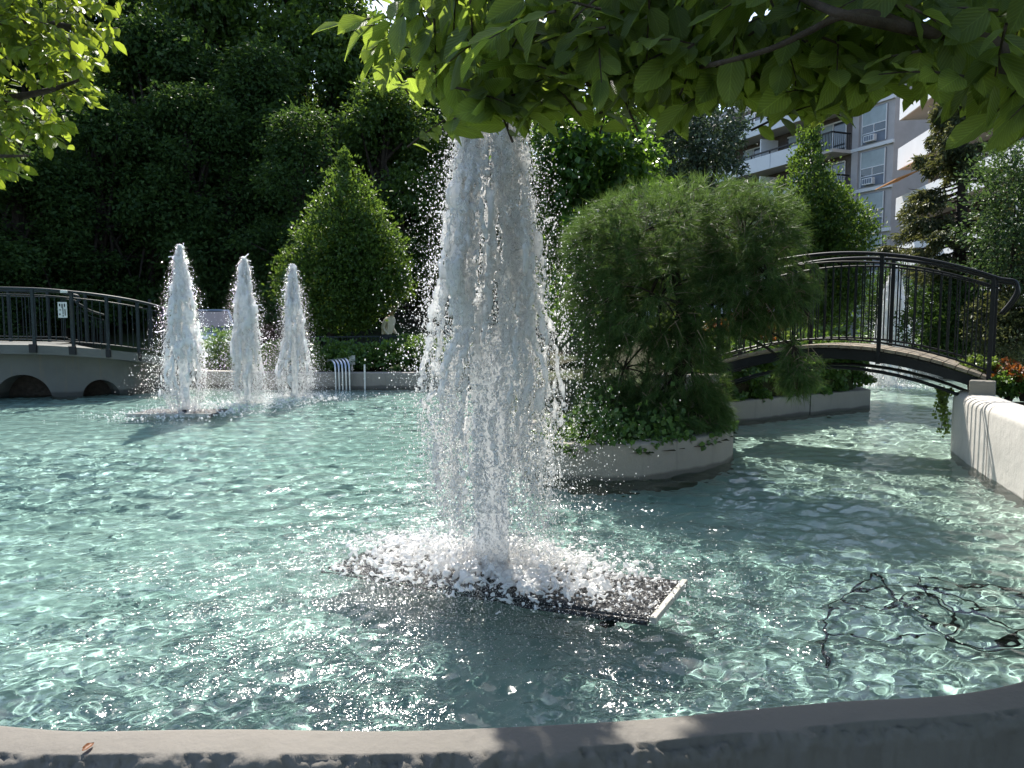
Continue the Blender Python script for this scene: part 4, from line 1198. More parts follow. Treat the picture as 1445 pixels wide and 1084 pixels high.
# sunlit wing to the right
c1 = D(1262, 330, 45.0); c1 = Vector((c1.x, c1.y, 0))
gd = Vector((-0.15, -0.989, 0)); gn = Vector((-0.989, 0.15, 0))
AXB = (gd, gn, Vector((0, 0, 1)))
wing = empty('apartment_wing', c1); tag(wing, 'sunlit white balcony wing of the apartments behind the spruce', 'building')
wbox = lambda nm, s0, s1, v0, v1, z0, z1, m, parent=wing: fbox(nm, s0, s1, v0, v1, z0, z1, m, parent, AXB, c1)
wbox('wall', 0.3, 20, -8, -1.6, 0, ZB + 6.5 * ST, M['dark_wall'])
for i in range(6):
    z = 7.44 + (i - 2) * ST
    b = wbox('balcony', 0.5, 19, -1.595, 0.0, z - 0.24, z - 0.02, M['soffit'])
    wbox('parapet', 0.45, 19, 0.002, 0.10, z - 0.26, z + 0.95, M['bwhite'], b)
    wbox('parapet', 0.35, 0.45, -1.595, 0.10, z - 0.26, z + 0.95, M['bwhite'], b)
    for ss in (2.0, 6.0, 10.5, 14.5):
        dr = wbox('window', ss, ss + 2.4, -1.597, -1.55, z + 0.05, z + 2.15, M['bglass'])
        wbox('frame', ss + 1.16, ss + 1.24, -1.55, -1.51, z + 0.05, z + 2.15, M['bwhite'], dr)
za = 7.44 + 1.6
aw = MB()
for a_ in (0,):
    p0, p1 = c1 + gd * 0.6 + gn * 0.12 + Vector((0, 0, za + 0.25)), c1 + gd * 4.0 + gn * 0.12 + Vector((0, 0, za + 0.25))
    q0, q1 = p0 + gn * 1.2 + Vector((0, 0, -0.45)), p1 + gn * 1.2 + Vector((0, 0, -0.45))
    aw.prism([p0, p1, q1, q0], (0, 0, 0.05))
aw.build('awning', M['awning'], wing)

# ================================================================== FOUNTAINS
t = NT('aerated_water')
P = t.pos()
df = t.n('ShaderNodeBsdfDiffuse'); df.inputs[0].default_value = (0.99, 0.98, 0.96, 1)
tr = t.n('ShaderNodeBsdfTranslucent'); tr.inputs[0].default_value = (0.99, 0.99, 0.99, 1)
gl = t.n('ShaderNodeBsdfGlossy', i_Roughness=0.12)
mx = t.n('ShaderNodeMixShader', i_Fac=0.56); t.l(df.outputs[0], mx.inputs[1]); t.l(tr.outputs[0], mx.inputs[2])
tp = t.n('ShaderNodeBsdfTransparent'); tp.inputs[0].default_value = (0.97, 0.98, 0.98, 1)
m3 = t.n('ShaderNodeMixShader', i_Fac=0.05); t.l(mx.outputs[0], m3.inputs[1]); t.l(tp.outputs[0], m3.inputs[2])
fr = t.n('ShaderNodeFresnel', i_IOR=1.33)
m2 = t.n('ShaderNodeMixShader'); t.l(fr.outputs[0], m2.inputs[0]); t.l(m3.outputs[0], m2.inputs[1]); t.l(gl.outputs[0], m2.inputs[2])
M['foam'] = t.done(m2.outputs[0])

def ico():
    p = (1 + 5 ** 0.5) / 2
    v = np.array([(-1, p, 0), (1, p, 0), (-1, -p, 0), (1, -p, 0), (0, -1, p), (0, 1, p), (0, -1, -p), (0, 1, -p), (p, 0, -1), (p, 0, 1), (-p, 0, -1), (-p, 0, 1)], float)
    v /= np.linalg.norm(v[0])
    f = np.array([(0, 11, 5), (0, 5, 1), (0, 1, 7), (0, 7, 10), (0, 10, 11), (1, 5, 9), (5, 11, 4), (11, 10, 2), (10, 7, 6), (7, 1, 8), (3, 9, 4), (3, 4, 2), (3, 2, 6), (3, 6, 8), (3, 8, 9), (4, 9, 5), (2, 4, 11), (6, 2, 10), (8, 6, 7), (9, 8, 1)])
    return v, f
def octa():
    v = np.array([(1, 0, 0), (-1, 0, 0), (0, 1, 0), (0, -1, 0), (0, 0, 1), (0, 0, -1)], float)
    f = np.array([(0, 2, 4), (2, 1, 4), (1, 3, 4), (3, 0, 4), (2, 0, 5), (1, 2, 5), (3, 1, 5), (0, 3, 5)])
    return v, f
def tetra():
    v = np.array([(1, 1, 1), (1, -1, -1), (-1, 1, -1), (-1, -1, 1)], float) * 0.8
    return v, np.array([(0, 1, 2), (0, 3, 1), (0, 2, 3), (1, 3, 2)])
def blobs(C, S, base):
    """copies of a small solid at centres C with half-sizes S (n,3)"""
    v, f = base
    V = (C[:, None, :] + v[None] * S[:, None, :]).reshape(-1, 3)
    F = (f[None] + (np.arange(len(C)) * len(v))[:, None, None]).reshape(-1, 3)
    return V, F
def fuse(name, V, F, voxel, dec=None):
    """runs solids that touch into one lumpy skin"""
    me = np_mesh(name, V, F)
    o = bpy.data.objects.new('tmp', me); COL.objects.link(o)
    md = o.modifiers.new('r', 'REMESH'); md.mode = 'VOXEL'; md.voxel_size = voxel; md.use_smooth_shade = True
    dg = bpy.context.evaluated_depsgraph_get()
    out = bpy.data.meshes.new_from_object(o.evaluated_get(dg))
    out.name = name
    bpy.data.objects.remove(o); bpy.data.meshes.remove(me)
    return out
def plume(seed, prof, H, core_r, core_top, n_str, dens, size, voxel, low=0.25, rmin=0.3):
    """jet of height H: a rising core, ragged streams falling round it; prof: [(height fraction, half width)]"""
    g = np.random.default_rng(seed)
    hz, hw = np.array([p[0] for p in prof]), np.array([p[1] for p in prof])
    W = lambda z: np.interp(z / H, hz, hw)
    C, S = [], []
    # rising core
    z = np.linspace(0.02, core_top, int(core_top / (core_r * 0.16)))
    n = len(z)
    for k in range(3):
        C.append(np.stack([g.normal(0, core_r * 0.22, n), g.normal(0, core_r * 0.22, n), z + g.normal(0, 0.01, n)], 1))
        s = core_r * (0.72 + 0.35 * z / core_top) * g.uniform(0.8, 1.1, n)
        S.append(np.stack([s, s, s * g.uniform(1.2, 2.2, n)], 1))
    # streams
    for i in range(n_str):
        top = H * min(1.0, g.beta(1.9, 1.25) * 1.04)
        L = H * g.uniform(0.05, 0.30)
        bot = max(H * low * g.uniform(0.3, 1.2), top - L)
        if bot >= top or g.uniform(0, 1) > (W((top + bot) / 2) / hw.max()) ** 0.8 + 0.12: continue
        th = g.uniform(0, 2 * math.pi); rho = g.uniform(rmin, 1.0) ** 0.6
        m = max(3, int(dens * (top - bot)))
        zz = g.uniform(bot, top, m)
        w = W(zz) * rho * (1 + 0.42 * np.array([noise.noise(Vector((math.cos(th) * 1.6, math.sin(th) * 1.6, z_ * 3.2 + seed))) for z_ in zz])) + 0.015 * np.sin(zz * 9 + th * 3)
        tw = th + 0.25 * np.sin(zz * 2.3 + i)
        sc = size * g.lognormal(0, 0.35, m) * (0.75 + 0.25 * (1 - np.abs(zz - (top + bot) / 2) / (top - bot + 1e-6)))
        C.append(np.stack([w * np.cos(tw) + g.normal(0, size * 0.55, m), w * np.sin(tw) + g.normal(0, size * 0.55, m), zz], 1))
        S.append(np.stack([sc, sc, sc * g.uniform(1.1, 2.8, m)], 1))
    C, S = np.concatenate(C), np.concatenate(S)
    V, F = blobs(C, S, ico())
    return fuse('water_column', V, F, voxel), W
def droplets(seed, n, H, W, spread, lo, hi, tall=1.4, zpow=0.8):
    g = np.random.default_rng(seed)
    z = H * (1 - g.uniform(0, 1, n) ** zpow) * 0.99
    th = g.uniform(0, 2 * math.pi, n)
    rad = W(z) * (0.55 + np.abs(g.normal(0, 1, n)) * spread) + np.abs(g.normal(0, 0.02, n))
    rad *= 1 + 0.5 * np.clip(1 - z / (0.5 * H), 0, 1) * g.uniform(0, 1, n)
    C = np.stack([rad * np.cos(th), rad * np.sin(th), z + 0.01], 1)
    s = lo * (hi / lo) ** (g.uniform(0, 1, n) ** 2.6)
    S = np.stack([s, s, s * g.uniform(0.8, tall, n)], 1)
    return C, S
def ligaments(seed, n, H, W, size):
    """short curls of water thrown clear of the column"""
    g = np.random.default_rng(seed)
    C, S = [], []
    for i in range(n):
        z0 = H * g.uniform(0.25, 1.0); th = g.uniform(0, 6.28); r0 = W(z0) * g.uniform(0.9, 1.25)
        p = np.array([r0 * math.cos(th), r0 * math.sin(th), z0]); d = np.array([math.cos(th) * 0.4, math.sin(th) * 0.4, g.normal(0, 1.0)])
        for k in range(g.integers(4, 14)):
            s = size * g.uniform(0.5, 1.15)
            C.append(p.copy()); S.append((s, s, s * 1.3))
            d += g.normal(0, 0.28, 3); d /= np.linalg.norm(d); p = p + d * size * 1.1
    return np.array(C), np.array(S)
def splash(seed, n, rx, ry, hmax, lo, hi, rot=0.0):
    g = np.random.default_rng(seed)
    x, y = g.normal(0, 0.5, n), g.normal(0, 0.5, n)
    d = np.hypot(x, y)
    lump = 0.5 + 0.5 * np.sin(7 * x + 3) * np.sin(6 * y + 11 * x)
    z = np.abs(g.normal(0, 1, n)) * hmax * np.exp(-d * 1.3) * (0.4 + lump) * 0.6
    c, s = math.cos(rot), math.sin(rot)
    C = np.stack([x * rx * c - y * ry * s, x * rx * s + y * ry * c, z], 1)
    k = lo * (hi / lo) ** (g.uniform(0, 1, n) ** 1.8) * np.clip(1.15 - d * 0.45, 0.35, 1)
    return C, np.stack([k, k, k * g.uniform(0.5, 1.0, n)], 1)

def nozzle(parent, p, r=0.06, h=0.06):
    mb = MB()
    mb.tube([p + Vector((0, 0, -0.10)), p + Vector((0, 0, -0.01)), p + Vector((0, 0, 0.0)), p + Vector((0, 0, h))], [r * 1.6, r * 1.6, r * 1.15, r], 16)
    return mb.build('nozzle', M['black'], parent)
def stuff_mesh(name, C, S, base, parent, voxel=None, at=None):
    if at is not None: C = C + np.array(at)
    V, F = blobs(C, S, base)
    me = fuse(name, V, F, voxel) if voxel else np_mesh(name, V, F, True)
    o = link(name, me, M['foam'], parent)
    o['kind'] = 'stuff'
    return o

# --- the tall jet and the floating screen it rises from
PA, PB_, PC, PD = G(976, 824, 0.03), G(910, 880, 0.03), G(447, 792, 0.03), G(548, 760, 0.03)
ax = ((PA + PB_) / 2 - (PC + PD) / 2); plen = ax.length; ax.normalize()
ay = Vector((-ax.y, ax.x, 0)); pc = (PA + PB_ + PC + PD) / 4; pwid = ((PA - PB_).length + (PD - PC).length) / 2
fl = empty('fountain_float', (pc.x, pc.y, 0), math.atan2(ax.y, ax.x))
tag(fl, 'black mesh float with pale edging strip under the tallest fountain jet', 'fountain float')
scr = MB()
nx_, ny_ = 46, 14
g_ = np.random.default_rng(3)
hgt = 0.012 + 0.006 * g_.normal(0, 1, (ny_, nx_))
gridV = [pc + ax * (plen - 0.06) * (i / (nx_ - 1) - 0.5) + ay * (pwid - 0.05) * (j / (ny_ - 1) - 0.5) + Vector((0, 0, 0.004 + hgt[j, i] * 0.6 - 0.055 * max(0, 0.8 - i / (nx_ - 1)))) for j in range(ny_) for i in range(nx_)]
me = np_mesh('mesh_screen', inv(fl, np.array([tuple(v) for v in gridV])), grid_faces(ny_, nx_), True)
so = link('mesh_screen', me, M['screen'], fl)
sm = so.modifiers.new('t', 'SOLIDIFY'); sm.thickness = 0.03; sm.offset = -1
e1 = MB().bar(pc + ax * (plen / 2) - ay * pwid / 2 + Vector((0, 0, 0.015)), pc + ax * (plen / 2) + ay * pwid / 2 + Vector((0, 0, 0.010)), 0.034, 0.035)
e1.build('edge_strip', M['trim'], fl, bevel=0.006)
for sy_ in (-1, 1):
    q0, q1 = pc + ax * plen * -0.5 + ay * sy_ * pwid / 2, pc + ax * (plen * 0.5 - 0.025) + ay * sy_ * pwid / 2
    MB().bar(q0 + Vector((0, 0, -0.085)), q1 + Vector((0, 0, 0.0)), 0.018, 0.022).build('edge_strip', M['screen'], fl)
for sx in (-0.36, 0.0, 0.36):
    MB().tube([pc + ax * plen * sx - ay * pwid * 0.3 + Vector((0, 0, -0.16)), pc + ax * plen * sx + ay * pwid * 0.3 + Vector((0, 0, -0.16))], 0.05, 10).build('pontoon', M['black'], fl)
nozzle(fl, JETS['main'] + Vector((0, 0, 0.0)), 0.06, 0.07)

def jet(key, label, seed, prof, H, core_r, core_top, n_str, dens, size, voxel, drops, spr, group='fountain jets', lo=0.002, hi=0.012, foam=None, lig=20, z0=0.0, rmin=0.3, low=0.25):
    p = JETS[key]
    root = empty('fountain_jet', (p.x, p.y, z0), 0)
    tag(root, label, 'fountain jet', group)
    me, W = plume(seed, prof, H, core_r, core_top, n_str, dens, size, voxel, low, rmin)
    link('water_column', me, M['foam'], root)
    C, S = droplets(seed + 1, drops, H, W, spr, lo, hi)
    stuff_mesh('spray', C, S, tetra(), root)
    if lig:
        C, S = ligaments(seed + 2, lig, H, W, size * 0.7)
        stuff_mesh('thrown_water', C, S, ico(), root, voxel * 0.8)
    if foam:
        C, S = splash(seed + 3, **foam)
        stuff_mesh('splash', C, S, ico(), root, voxel * 0.85)
    return root
def froth(parent, seed, prof, H, n, lo, hi, ns=400, zmin=0.03, rmin=0.3):
    g = np.random.default_rng(seed)
    hz, hw = np.array([a for a, b in prof]) * H, np.array([b for a, b in prof])
    sz, st, sr = H * g.uniform(0.02, 0.99, ns) ** 1.15, g.uniform(0, 6.28, ns), g.uniform(rmin, 1.12, ns) ** 0.6
    k = g.integers(0, ns, n)
    z = np.clip(sz[k] + g.normal(0, 0.05 * H, n), zmin, H)
    rr = np.interp(z, hz, hw) * sr[k] + g.normal(0, 0.012, n); tt = st[k] + g.normal(0, 0.05, n)
    s_ = lo * ((hi / lo) ** (g.uniform(0, 1, n) ** 1.7))
    stuff_mesh('froth', np.stack([rr * np.cos(tt), rr * np.sin(tt), z], 1), np.stack([s_, s_, s_ * g.uniform(1, 2.4, n)], 1), octa(), parent)
MAINP = [(0.0, 0.10), (0.08, 0.34), (0.16, 0.375), (0.28, 0.365), (0.42, 0.345), (0.56, 0.31), (0.68, 0.26), (0.78, 0.195), (0.86, 0.15), (0.94, 0.105), (1.0, 0.06)]
jm = jet('main', 'tallest white fountain jet, rising from the black mesh float', 21, MAINP, 3.05, 0.092, 1.25, 360, 84, 0.0104, 0.0082, 50000, 0.5,
         lo=0.0011, hi=0.0052, lig=90, z0=0.08, rmin=0.15, low=0.42)
rot_f = math.atan2(ax.y, ax.x)
# loose froth: dense small drops through and round the column, thinning to strings of drops near the foot
g_ = np.random.default_rng(76)
hz_, hw_ = np.array([a for a, b in MAINP]) * 3.05, np.array([b for a, b in MAINP])
ns = 900
st_z, st_t, st_r = 0.30 + 2.7 * g_.uniform(0, 1, ns) ** 1.15, g_.uniform(0, 6.28, ns), g_.uniform(0.35, 1.1, ns) ** 0.6
k_ = g_.integers(0, ns, 40000)
z = st_z[k_] + g_.normal(0, 0.14, len(k_)); z = np.clip(z, 0.03, 3.03)
rr = np.interp(z, hz_, hw_) * st_r[k_] * (1 + 0.40 * np.array([noise.noise(Vector((math.cos(a_) * 1.6, math.sin(a_) * 1.6, b_ * 3.2 + 21))) for a_, b_ in zip(st_t, st_z)]))[k_] + g_.normal(0, 0.010, len(k_)); tt = st_t[k_] + g_.normal(0, 0.035, len(k_))
s = 0.0022 * (3.4 ** (g_.uniform(0, 1, len(k_)) ** 1.7))
stuff_mesh('froth', np.stack([rr * np.cos(tt), rr * np.sin(tt), z], 1), np.stack([s, s, s * g_.uniform(1, 2.2, len(k_))], 1), octa(), jm)
C, S = splash(40, 15000, 1.30, 0.66, 0.15, 0.005, 0.017, rot_f)
stuff_mesh('splash', C + np.array((-0.03, 0.03, -0.02)), S, ico(), jm, 0.0095)
g_ = np.random.default_rng(77)
n = 36000
th, rr = g_.uniform(0, 6.28, n), np.abs(g_.normal(0, 0.75, n)) + 0.1
C = np.stack([rr * np.cos(th) * 1.25 - 0.12, rr * np.sin(th) * 0.95 - 0.1, np.abs(g_.normal(0, 0.035, n)) * np.exp(-rr * 0.6) - 0.07], 1)
s = 0.0010 * (3.6 ** (g_.uniform(0, 1, n) ** 2.2))
stuff_mesh('spray', C, np.stack([s, s, s], 1), tetra(), jm)

SMALLP = [(0.0, 0.20), (0.10, 0.33), (0.25, 0.31), (0.45, 0.235), (0.65, 0.165), (0.82, 0.105), (0.93, 0.065), (1.0, 0.03)]
for key, lab, H, sd_, wd in (('a', 'first white jet of the trio, beside the arched concrete bridge', 2.64, 51, 1.06), ('b', 'middle white jet of the trio of jets in the pool', 2.56, 61, 0.94), ('c', 'last white jet of the trio, before the rounded conical tree', 2.52, 71, 1.0)):
    pf = [(a_ + (0.02 * math.sin(sd_ + 9 * a_) if 0 < a_ < 1 else 0), b_ * wd * (1 + 0.12 * math.sin(sd_ * 1.7 + 7 * a_))) for a_, b_ in SMALLP]
    j_ = jet(key, lab, sd_, pf, H, 0.06, 1.2, 170, 44, 0.018, 0.0145, 11000, 0.62, lo=0.0026, hi=0.008, lig=34, foam=dict(n=3000, rx=1.5, ry=1.2, hmax=0.08, lo=0.008, hi=0.026))
    froth(j_, sd_ + 5, pf, H, 9000, 0.004, 0.011)
DP = [(a_, b_ * 1.5) for a_, b_ in SMALLP]
j_ = jet('d', 'lone white jet in the channel beyond the black footbridge', 81, DP, 2.6, 0.13, 2.0, 260, 44, 0.022, 0.015, 8000, 0.6, lo=0.003, hi=0.009, lig=6, foam=dict(n=900, rx=1.0, ry=0.8, hmax=0.08, lo=0.012, hi=0.035))
froth(j_, 86, DP, 2.6, 8000, 0.005, 0.013)
# low raft under the first jet of the trio
ra, rb = G(186, 588, 0.03), G(290, 583, 0.03)
rc = (ra + rb) / 2
rt = empty('fountain_raft', (rc.x, rc.y, 0), 0)
tag(rt, 'thin dark raft under the first jet of the trio', 'fountain float')
MB().box((rc.x, rc.y + 0.35, 0.01), (1.25, 0.8, 0.05)).build('deck', M['screen'], rt, bevel=0.01)
MB().box((rc.x, rc.y - 0.06, 0.02), (1.26, 0.02, 0.07)).build('edge_strip', M['trim'], rt)
for key in 'a': nozzle(rt, JETS[key] + Vector((0, 0, 0.02)), 0.05, 0.05)

# ================================================================== TREES OVERHEAD, NEAR THE CAMERA
def vein_leaf(name, dark, light, trans, tmix):
    t = NT(name)
    r = t.rnd()
    uv = t.n('ShaderNodeUVMap').outputs[0]
    sx = t.n('ShaderNodeSeparateXYZ'); t.l(uv, sx.inputs[0])
    ab = t.n('ShaderNodeMath', operation='ABSOLUTE'); t.l(sx.outputs[1], ab.inputs[0])
    m1 = t.n('ShaderNodeMath', operation='MULTIPLY_ADD'); t.l(ab.outputs[0], m1.inputs[0]); m1.inputs[1].default_value = -0.9; t.l(sx.outputs[0], m1.inputs[2])
    m2_ = t.n('ShaderNodeMath', operation='MULTIPLY'); t.l(m1.outputs[0], m2_.inputs[0]); m2_.inputs[1].default_value = 62.0
    sn = t.n('ShaderNodeMath', operation='SINE'); t.l(m2_.outputs[0], sn.inputs[0])
    vein = t.ramp(sn.outputs[0], [(0.72, 0.0), (0.98, 0.55)])
    mid = t.ramp(ab.outputs[0], [(0.0, 0.8), (0.03, 0.0)])
    vm = t.mix(vein, (1, 1, 1), mid)
    c = t.mix(t.mix(dark, light, r), tuple(x * 1.45 for x in light), vm)
    nbp = t.bump(sn.outputs[0], 0.5, 0.002)
    p = t.principled(c, 0.45, 0.35, 0, nbp)
    tr = t.n('ShaderNodeBsdfTranslucent')
    t.l(t.mix(t.mix(tuple(x * 0.65 for x in trans), trans, r), tuple(x * 1.25 for x in trans), vm), tr.inputs[0])
    mx = t.n('ShaderNodeMixShader', i_Fac=tmix); t.l(p, mx.inputs[1]); t.l(tr.outputs[0], mx.inputs[2])
    return t.done(mx.outputs[0])
M['leaf_near'] = vein_leaf('hornbeam_near_leaf', (0.085, 0.122, 0.046), (0.135, 0.185, 0.072), (0.36, 0.49, 0.06), 0.5)
M['leaf_left'] = vein_leaf('bright_near_leaf', (0.06, 0.095, 0.018), (0.105, 0.155, 0.028), (0.36, 0.46, 0.04), 0.48)
def leaf_mesh_uv(name, V, F, shape, n, m):
    me = np_mesh(name, V, F, True)
    uvl = me.uv_layers.new(name='UVMap')
    idx = np.empty(len(me.loops), np.int32); me.loops.foreach_get('vertex_index', idx)
    base = shape[0][idx % len(shape[0])][:, :2].astype(np.float32)
    uvl.data.foreach_set('uv', base.ravel())
    me.materials.append(m)
    return me
SHAPES = [big_leaf(7, 0.10, 0.010), big_leaf(7, 0.22, 0.013), big_leaf(7, 0.02, 0.008), big_leaf(7, -0.08, 0.012)]
def near_tree(name, label, base, P_, A_, N_, L, Wd, m, n_parts, order, branches, twigs, extra=None):
    root = empty(name, base); tag(root, label, 'tree')
    protos_ = [leaf_mesh_uv('leaf', s_[0] * np.array([1, 0.56, 1]), s_[1], (s_[0], s_[1]), 1, m) for s_ in SHAPES]
    X_, Y_, Z_ = frames(A_, N_)
    sel = order[:n_parts]; rest = order[n_parts:]
    for i in sel:
        mt = Matrix(((X_[i, 0], Y_[i, 0], Z_[i, 0], P_[i, 0] - base[0]), (X_[i, 1], Y_[i, 1], Z_[i, 1], P_[i, 1] - base[1]), (X_[i, 2], Y_[i, 2], Z_[i, 2], P_[i, 2] - base[2]), (0, 0, 0, 1)))
        o = link('leaf', protos_[int(i) % 4], None, root)
        o.matrix_basis = mt @ Matrix.Diagonal((L[i], L[i] * Wd[i] / 0.56, L[i], 1))
    sh = big_leaf(4, 0.14, 0.012)
    V, F = leaves(P_[rest], A_[rest], N_[rest], L[rest], L[rest] * Wd[rest], sh)
    o = link('foliage', leaf_mesh_uv('foliage', inv(root, V), F, sh, len(rest), m), None, root); o['kind'] = 'stuff'
    if extra is not None:
        V, F = extra
        o = link('canopy', np_mesh('canopy', inv(root, V), F), M['leaf_canopy'], root); o['kind'] = 'stuff'
    for nm, pts, r0, r1 in branches:
        n = len(pts)
        MB().tube(pts, [r0 + (r1 - r0) * i / (n - 1) for i in range(n)], 10).build(nm, M['bark_near'], root, smooth=True)
    mb = MB()
    for pts in twigs: mb.tube(pts, [0.0028, 0.0022, 0.0016, 0.001][:len(pts)], 5, False)
    mb.build('twigs', M['bark_near'], root, kind='stuff')
    return root
M['bark_near'] = simple('smooth_brown_bark', (0.085, 0.065, 0.052), 0.8, 0.25, 0, 0.35, 40, 0.6)
M['leaf_canopy'] = leafmat('high_canopy_leaf', (0.04, 0.07, 0.018), (0.08, 0.125, 0.03), (0.24, 0.36, 0.035), 0.45)
def in_px_poly(px, py, poly):
    return in_poly(np.array([(px, py)]), poly)[0]
def sprays(g, poly, n_tw, d0, d1, Lm, dirx, per=7, step=0.30):
    """twigs carrying two ranks of leaves, hung inside an outline"""
    P_, A_, N_, L, Wd, tw = [], [], [], [], [], []
    xs = [p[0] for p in poly]; ys_ = [p[1] for p in poly]
    cnt = 0
    while cnt < n_tw:
        px, py = g.uniform(min(xs), max(xs)), g.uniform(min(ys_), max(ys_))
        if not in_px_poly(px, py, poly): continue
        cnt += 1
        dep = g.uniform(d0, d1)
        tip = D(px, py, dep)
        dv = Vector((dirx + g.normal(0, 0.45), g.normal(-0.1, 0.5), -0.35 + g.normal(0, 0.3))).normalized()
        ln = Lm * step * per * 0.9
        pts = [tip - dv * ln * (1 - t_) + Vector((0, 0, 0.05 * ln * math.sin(math.pi * t_))) for t_ in (0, .35, .7, 1)]
        tw.append(pts)
        side = dv.cross(Vector((0, 0, 1))).normalized()
        for k in range(per):
            t_ = (k + 0.6) / per
            q = pts[0].lerp(pts[3], t_) + Vector((0, 0, 0.05 * ln * math.sin(math.pi * t_)))
            sg = 1 if k % 2 else -1
            if k == per - 1: av = dv + Vector((0, 0, -0.5))
            else: av = dv * 0.7 + side * sg * 0.75 + Vector((0, 0, -0.55))
            av = av + Vector(g.normal(0, 0.22, 3))
            nv_ = Vector((0, -0.55, 0.8)) + Vector(g.normal(0, 0.38, 3))
            P_.append(tuple(q)); A_.append(tuple(av)); N_.append(tuple(nv_)); L.append(Lm * g.uniform(0.5, 1.28)); Wd.append(g.uniform(0.5, 0.62))
    return [np.array(a) for a in (P_, A_, N_, L, Wd)] + [tw]
g = np.random.default_rng(301)
polyA = [(560, -60), (548, 20), (575, 60), (560, 110), (610, 125), (650, 148), (735, 142), (800, 138), (860, 128), (930, 118), (1000, 108), (1050, 132), (1110, 116), (1180, 112), (1240, 116), (1300, 126), (1350, 152), (1400, 172), (1480, 180), (1540, 180), (1540, -60)]
a1 = sprays(g, polyA, 300, 1.35, 2.3, 0.078, -0.25)
polyL = [(470, 28), (500, 30), (560, 48), (590, 80), (560, 100), (510, 70)]
a2 = sprays(g, polyL, 7, 1.7, 2.0, 0.09, -0.8, per=5)
polyM = [(600, 70), (640, 135), (700, 150), (760, 148), (850, 138), (930, 122), (1040, 120), (1060, 140), (1180, 122), (1320, 140), (1445, 180), (1445, 90), (1000, 50), (700, 40)]
a4 = sprays(g, polyM, 90, 1.45, 2.1, 0.08, -0.15)
polyN = [(590, 90), (625, 150), (660, 168), (760, 170), (880, 160), (1010, 145), (1060, 165), (1170, 150), (1180, 110), (800, 100)]
a5 = sprays(g, polyN, 55, 1.5, 2.0, 0.082, -0.1)
b1 = [np.concatenate([u_, v_, w_, x_]) for u_, v_, w_, x_ in zip(a1[:5], a2[:5], a4[:5], a5[:5])]
Lp = b1[0]; ppx = PW / 2 + FPX * (Lp[:, 0]) / Lp[:, 1]; ppy = HORIZ - FPX * (Lp[:, 2] - CAM_Z) / Lp[:, 1]
vis = (ppx > -20) & (ppx < 1465) & (ppy > -40)
order = np.argsort(-(vis * 10 - Lp[:, 1]))
# the high canopy of the same tree, unseen, extended and shaped to shade the near rim on the right and the boughs below it
n = 40000
xs = g.uniform(-0.30, 6.5, n); ylim = np.interp(xs, [-0.4, 0.5, 1.1, 1.9, 3.0, 6.5], [2.46, 2.55, 2.62, 2.80, 3.2, 4.5])
kx = (xs < 0.2) & (g.uniform(0, 1, n) < 0.0); ysd = ylim - (g.uniform(0, 1, n) ** 1.3) * 12.0 - 0.02
# a point seen from its shadow: climb towards the sun until above the boughs in view
hh = np.empty(n)
sxy = np.array([SUN.x, SUN.y]) / SUN.z
for i in range(n):
    z = 3.2
    while True:
        x_, y_ = xs[i] + sxy[0] * (z - 0.2), ysd[i] + sxy[1] * (z - 0.2)
        if z > CAM_Z + 0.445 * max(y_, 0) + 0.35 or z > 9: break
        z += 0.15
    hh[i] = z + abs(g.normal(0, 0.55))
cx_ = np.stack([xs + sxy[0] * (hh - 0.2), ysd + sxy[1] * (hh - 0.2), hh], 1)
keep = (xs > 0.62) | ((xs > 0.2) & (ysd < 1.7))
cx_ = cx_[keep]; n = len(cx_)
LL = 0.14 * g.uniform(0.7, 1.3, n)
canopy = leaves(cx_, g.normal(0, 1, (n, 3)) + np.array([-0.2, 0.2, -0.4]), g.normal(0, 0.5, (n, 3)) + np.array([-0.1, 0.5, 1.0]), LL, LL * 0.7)
tb = Vector((3.6, -0.6, -0.12))
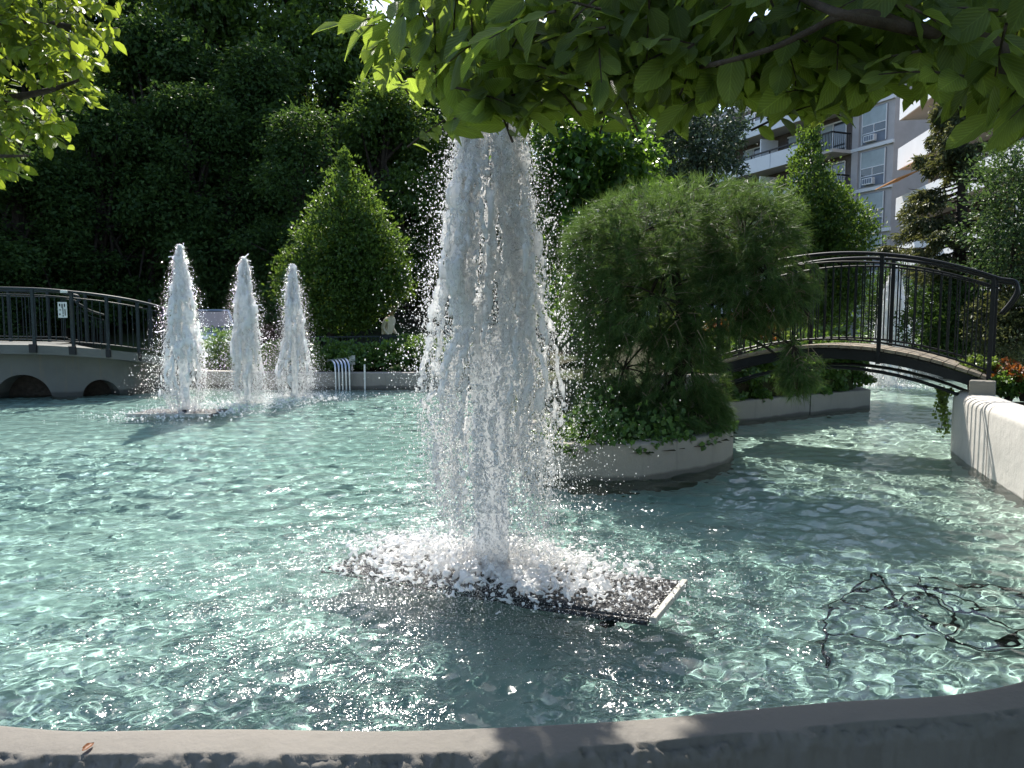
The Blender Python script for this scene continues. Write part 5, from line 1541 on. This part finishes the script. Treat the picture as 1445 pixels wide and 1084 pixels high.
brs = [('trunk', catmull([tb, Vector((3.5, -0.4, 0.9)), Vector((3.3, 0.0, 2.0)), Vector((3.2, 0.5, 3.4)), Vector((3.0, 1.2, 5.0)), Vector((2.6, 2.2, 6.6))], 4), 0.15, 0.04),
       ('branch', catmull([Vector((3.3, 0.0, 2.0)), Vector((2.3, 0.6, 2.02)), Vector((1.5, 1.05, 1.97)), D(1500, 100, 1.34), D(1400, 62, 1.36), D(1330, 48, 1.36), D(1260, 36, 1.36), D(1175, 16, 1.3), D(1100, -20, 1.6)], 5), 0.024, 0.005),
       ('branch', catmull([D(1290, 42, 1.36), D(1240, 22, 1.36), D(1190, 22, 1.36), D(1140, 45, 1.36), D(1085, 70, 1.36), D(1020, 88, 1.36)], 5), 0.009, 0.004),
       ('branch', catmull([D(1100, -20, 2.0), D(980, -40, 1.36), D(860, 0, 1.9), D(740, 30, 1.85), D(640, 60, 1.8)], 5), 0.010, 0.003),
       ('branch', catmull([D(1020, 88, 1.36), D(940, 105, 1.75), D(860, 118, 1.72), D(760, 125, 1.7)], 5), 0.005, 0.002),
       ('branch', catmull([Vector((3.25, 0.3, 2.9)), Vector((2.0, 2.0, 4.2)), Vector((0.6, 4.5, 5.0)), Vector((-0.5, 6.2, 5.5))], 6), 0.07, 0.015),
       ('branch', catmull([Vector((3.2, 0.5, 3.4)), Vector((3.0, 2.4, 4.6)), Vector((2.2, 5.0, 5.4)), Vector((1.2, 7.2, 6.0))], 6), 0.07, 0.015),
       ('branch', catmull([Vector((3.1, 0.8, 4.0)), Vector((4.0, 2.4, 5.0)), Vector((4.4, 5.0, 5.8))], 6), 0.06, 0.015),
       ('branch', catmull([Vector((3.0, 1.2, 5.0)), Vector((1.2, 0.8, 5.2)), Vector((-0.6, 1.0, 5.0))], 6), 0.05, 0.015)]
near_tree('overhanging_tree', 'large-leaved tree overhanging the near rim, its leafy boughs hanging down', tuple(tb), *b1, M['leaf_near'], 300, order, brs, a1[5] + a2[5] + a4[5] + a5[5], canopy)

# the sunlit tree at the left edge
g = np.random.default_rng(302)
polyB = [(-260, -120), (150, -120), (150, 15), (172, 60), (135, 105), (150, 135), (105, 160), (80, 205), (45, 225), (25, 255), (-20, 262), (-150, 250), (-260, 180)]
a3 = sprays(g, polyB, 640, 3.9, 5.0, 0.082, 0.45, per=8)
Lp = a3[0]; ppx = PW / 2 + FPX * (Lp[:, 0]) / Lp[:, 1]; ppy = HORIZ - FPX * (Lp[:, 2] - CAM_Z) / Lp[:, 1]
vis = (ppx > -20) & (ppx < 1465) & (ppy > -20)
order = np.argsort(-(vis * 10 - Lp[:, 1]))
tb = Vector((-6.6, 3.0, -0.12))
brs = [('trunk', catmull([tb, Vector((-6.5, 3.1, 1.0)), Vector((-6.2, 3.3, 2.2)), Vector((-5.6, 3.7, 3.4)), Vector((-5.0, 4.2, 4.6))], 4), 0.13, 0.03),
       ('branch', catmull([Vector((-6.2, 3.3, 2.2)), D(-200, 170, 4.3), D(-60, 150, 4.4), D(60, 130, 4.4), D(120, 110, 4.4)], 5), 0.05, 0.005),
       ('branch', catmull([Vector((-5.9, 3.5, 2.8)), D(-150, 60, 4.5), D(0, 30, 4.5), D(110, 40, 4.5), D(150, 50, 4.5)], 5), 0.05, 0.005),
       ('branch', catmull([Vector((-6.3, 3.2, 1.9)), D(-150, 230, 4.2), D(-40, 222, 4.2), D(40, 220, 4.2)], 5), 0.03, 0.005),
       ('branch', catmull([Vector((-5.6, 3.7, 3.4)), D(-120, -60, 4.6), D(20, -90, 4.6), D(120, -80, 4.6)], 5), 0.04, 0.005)]
near_tree('sunlit_tree', 'bright yellow-green leafy boughs of the tree on the near bank beside the long rim', tuple(tb), *a3[:5], M['leaf_left'], 300, order, brs, a3[5])
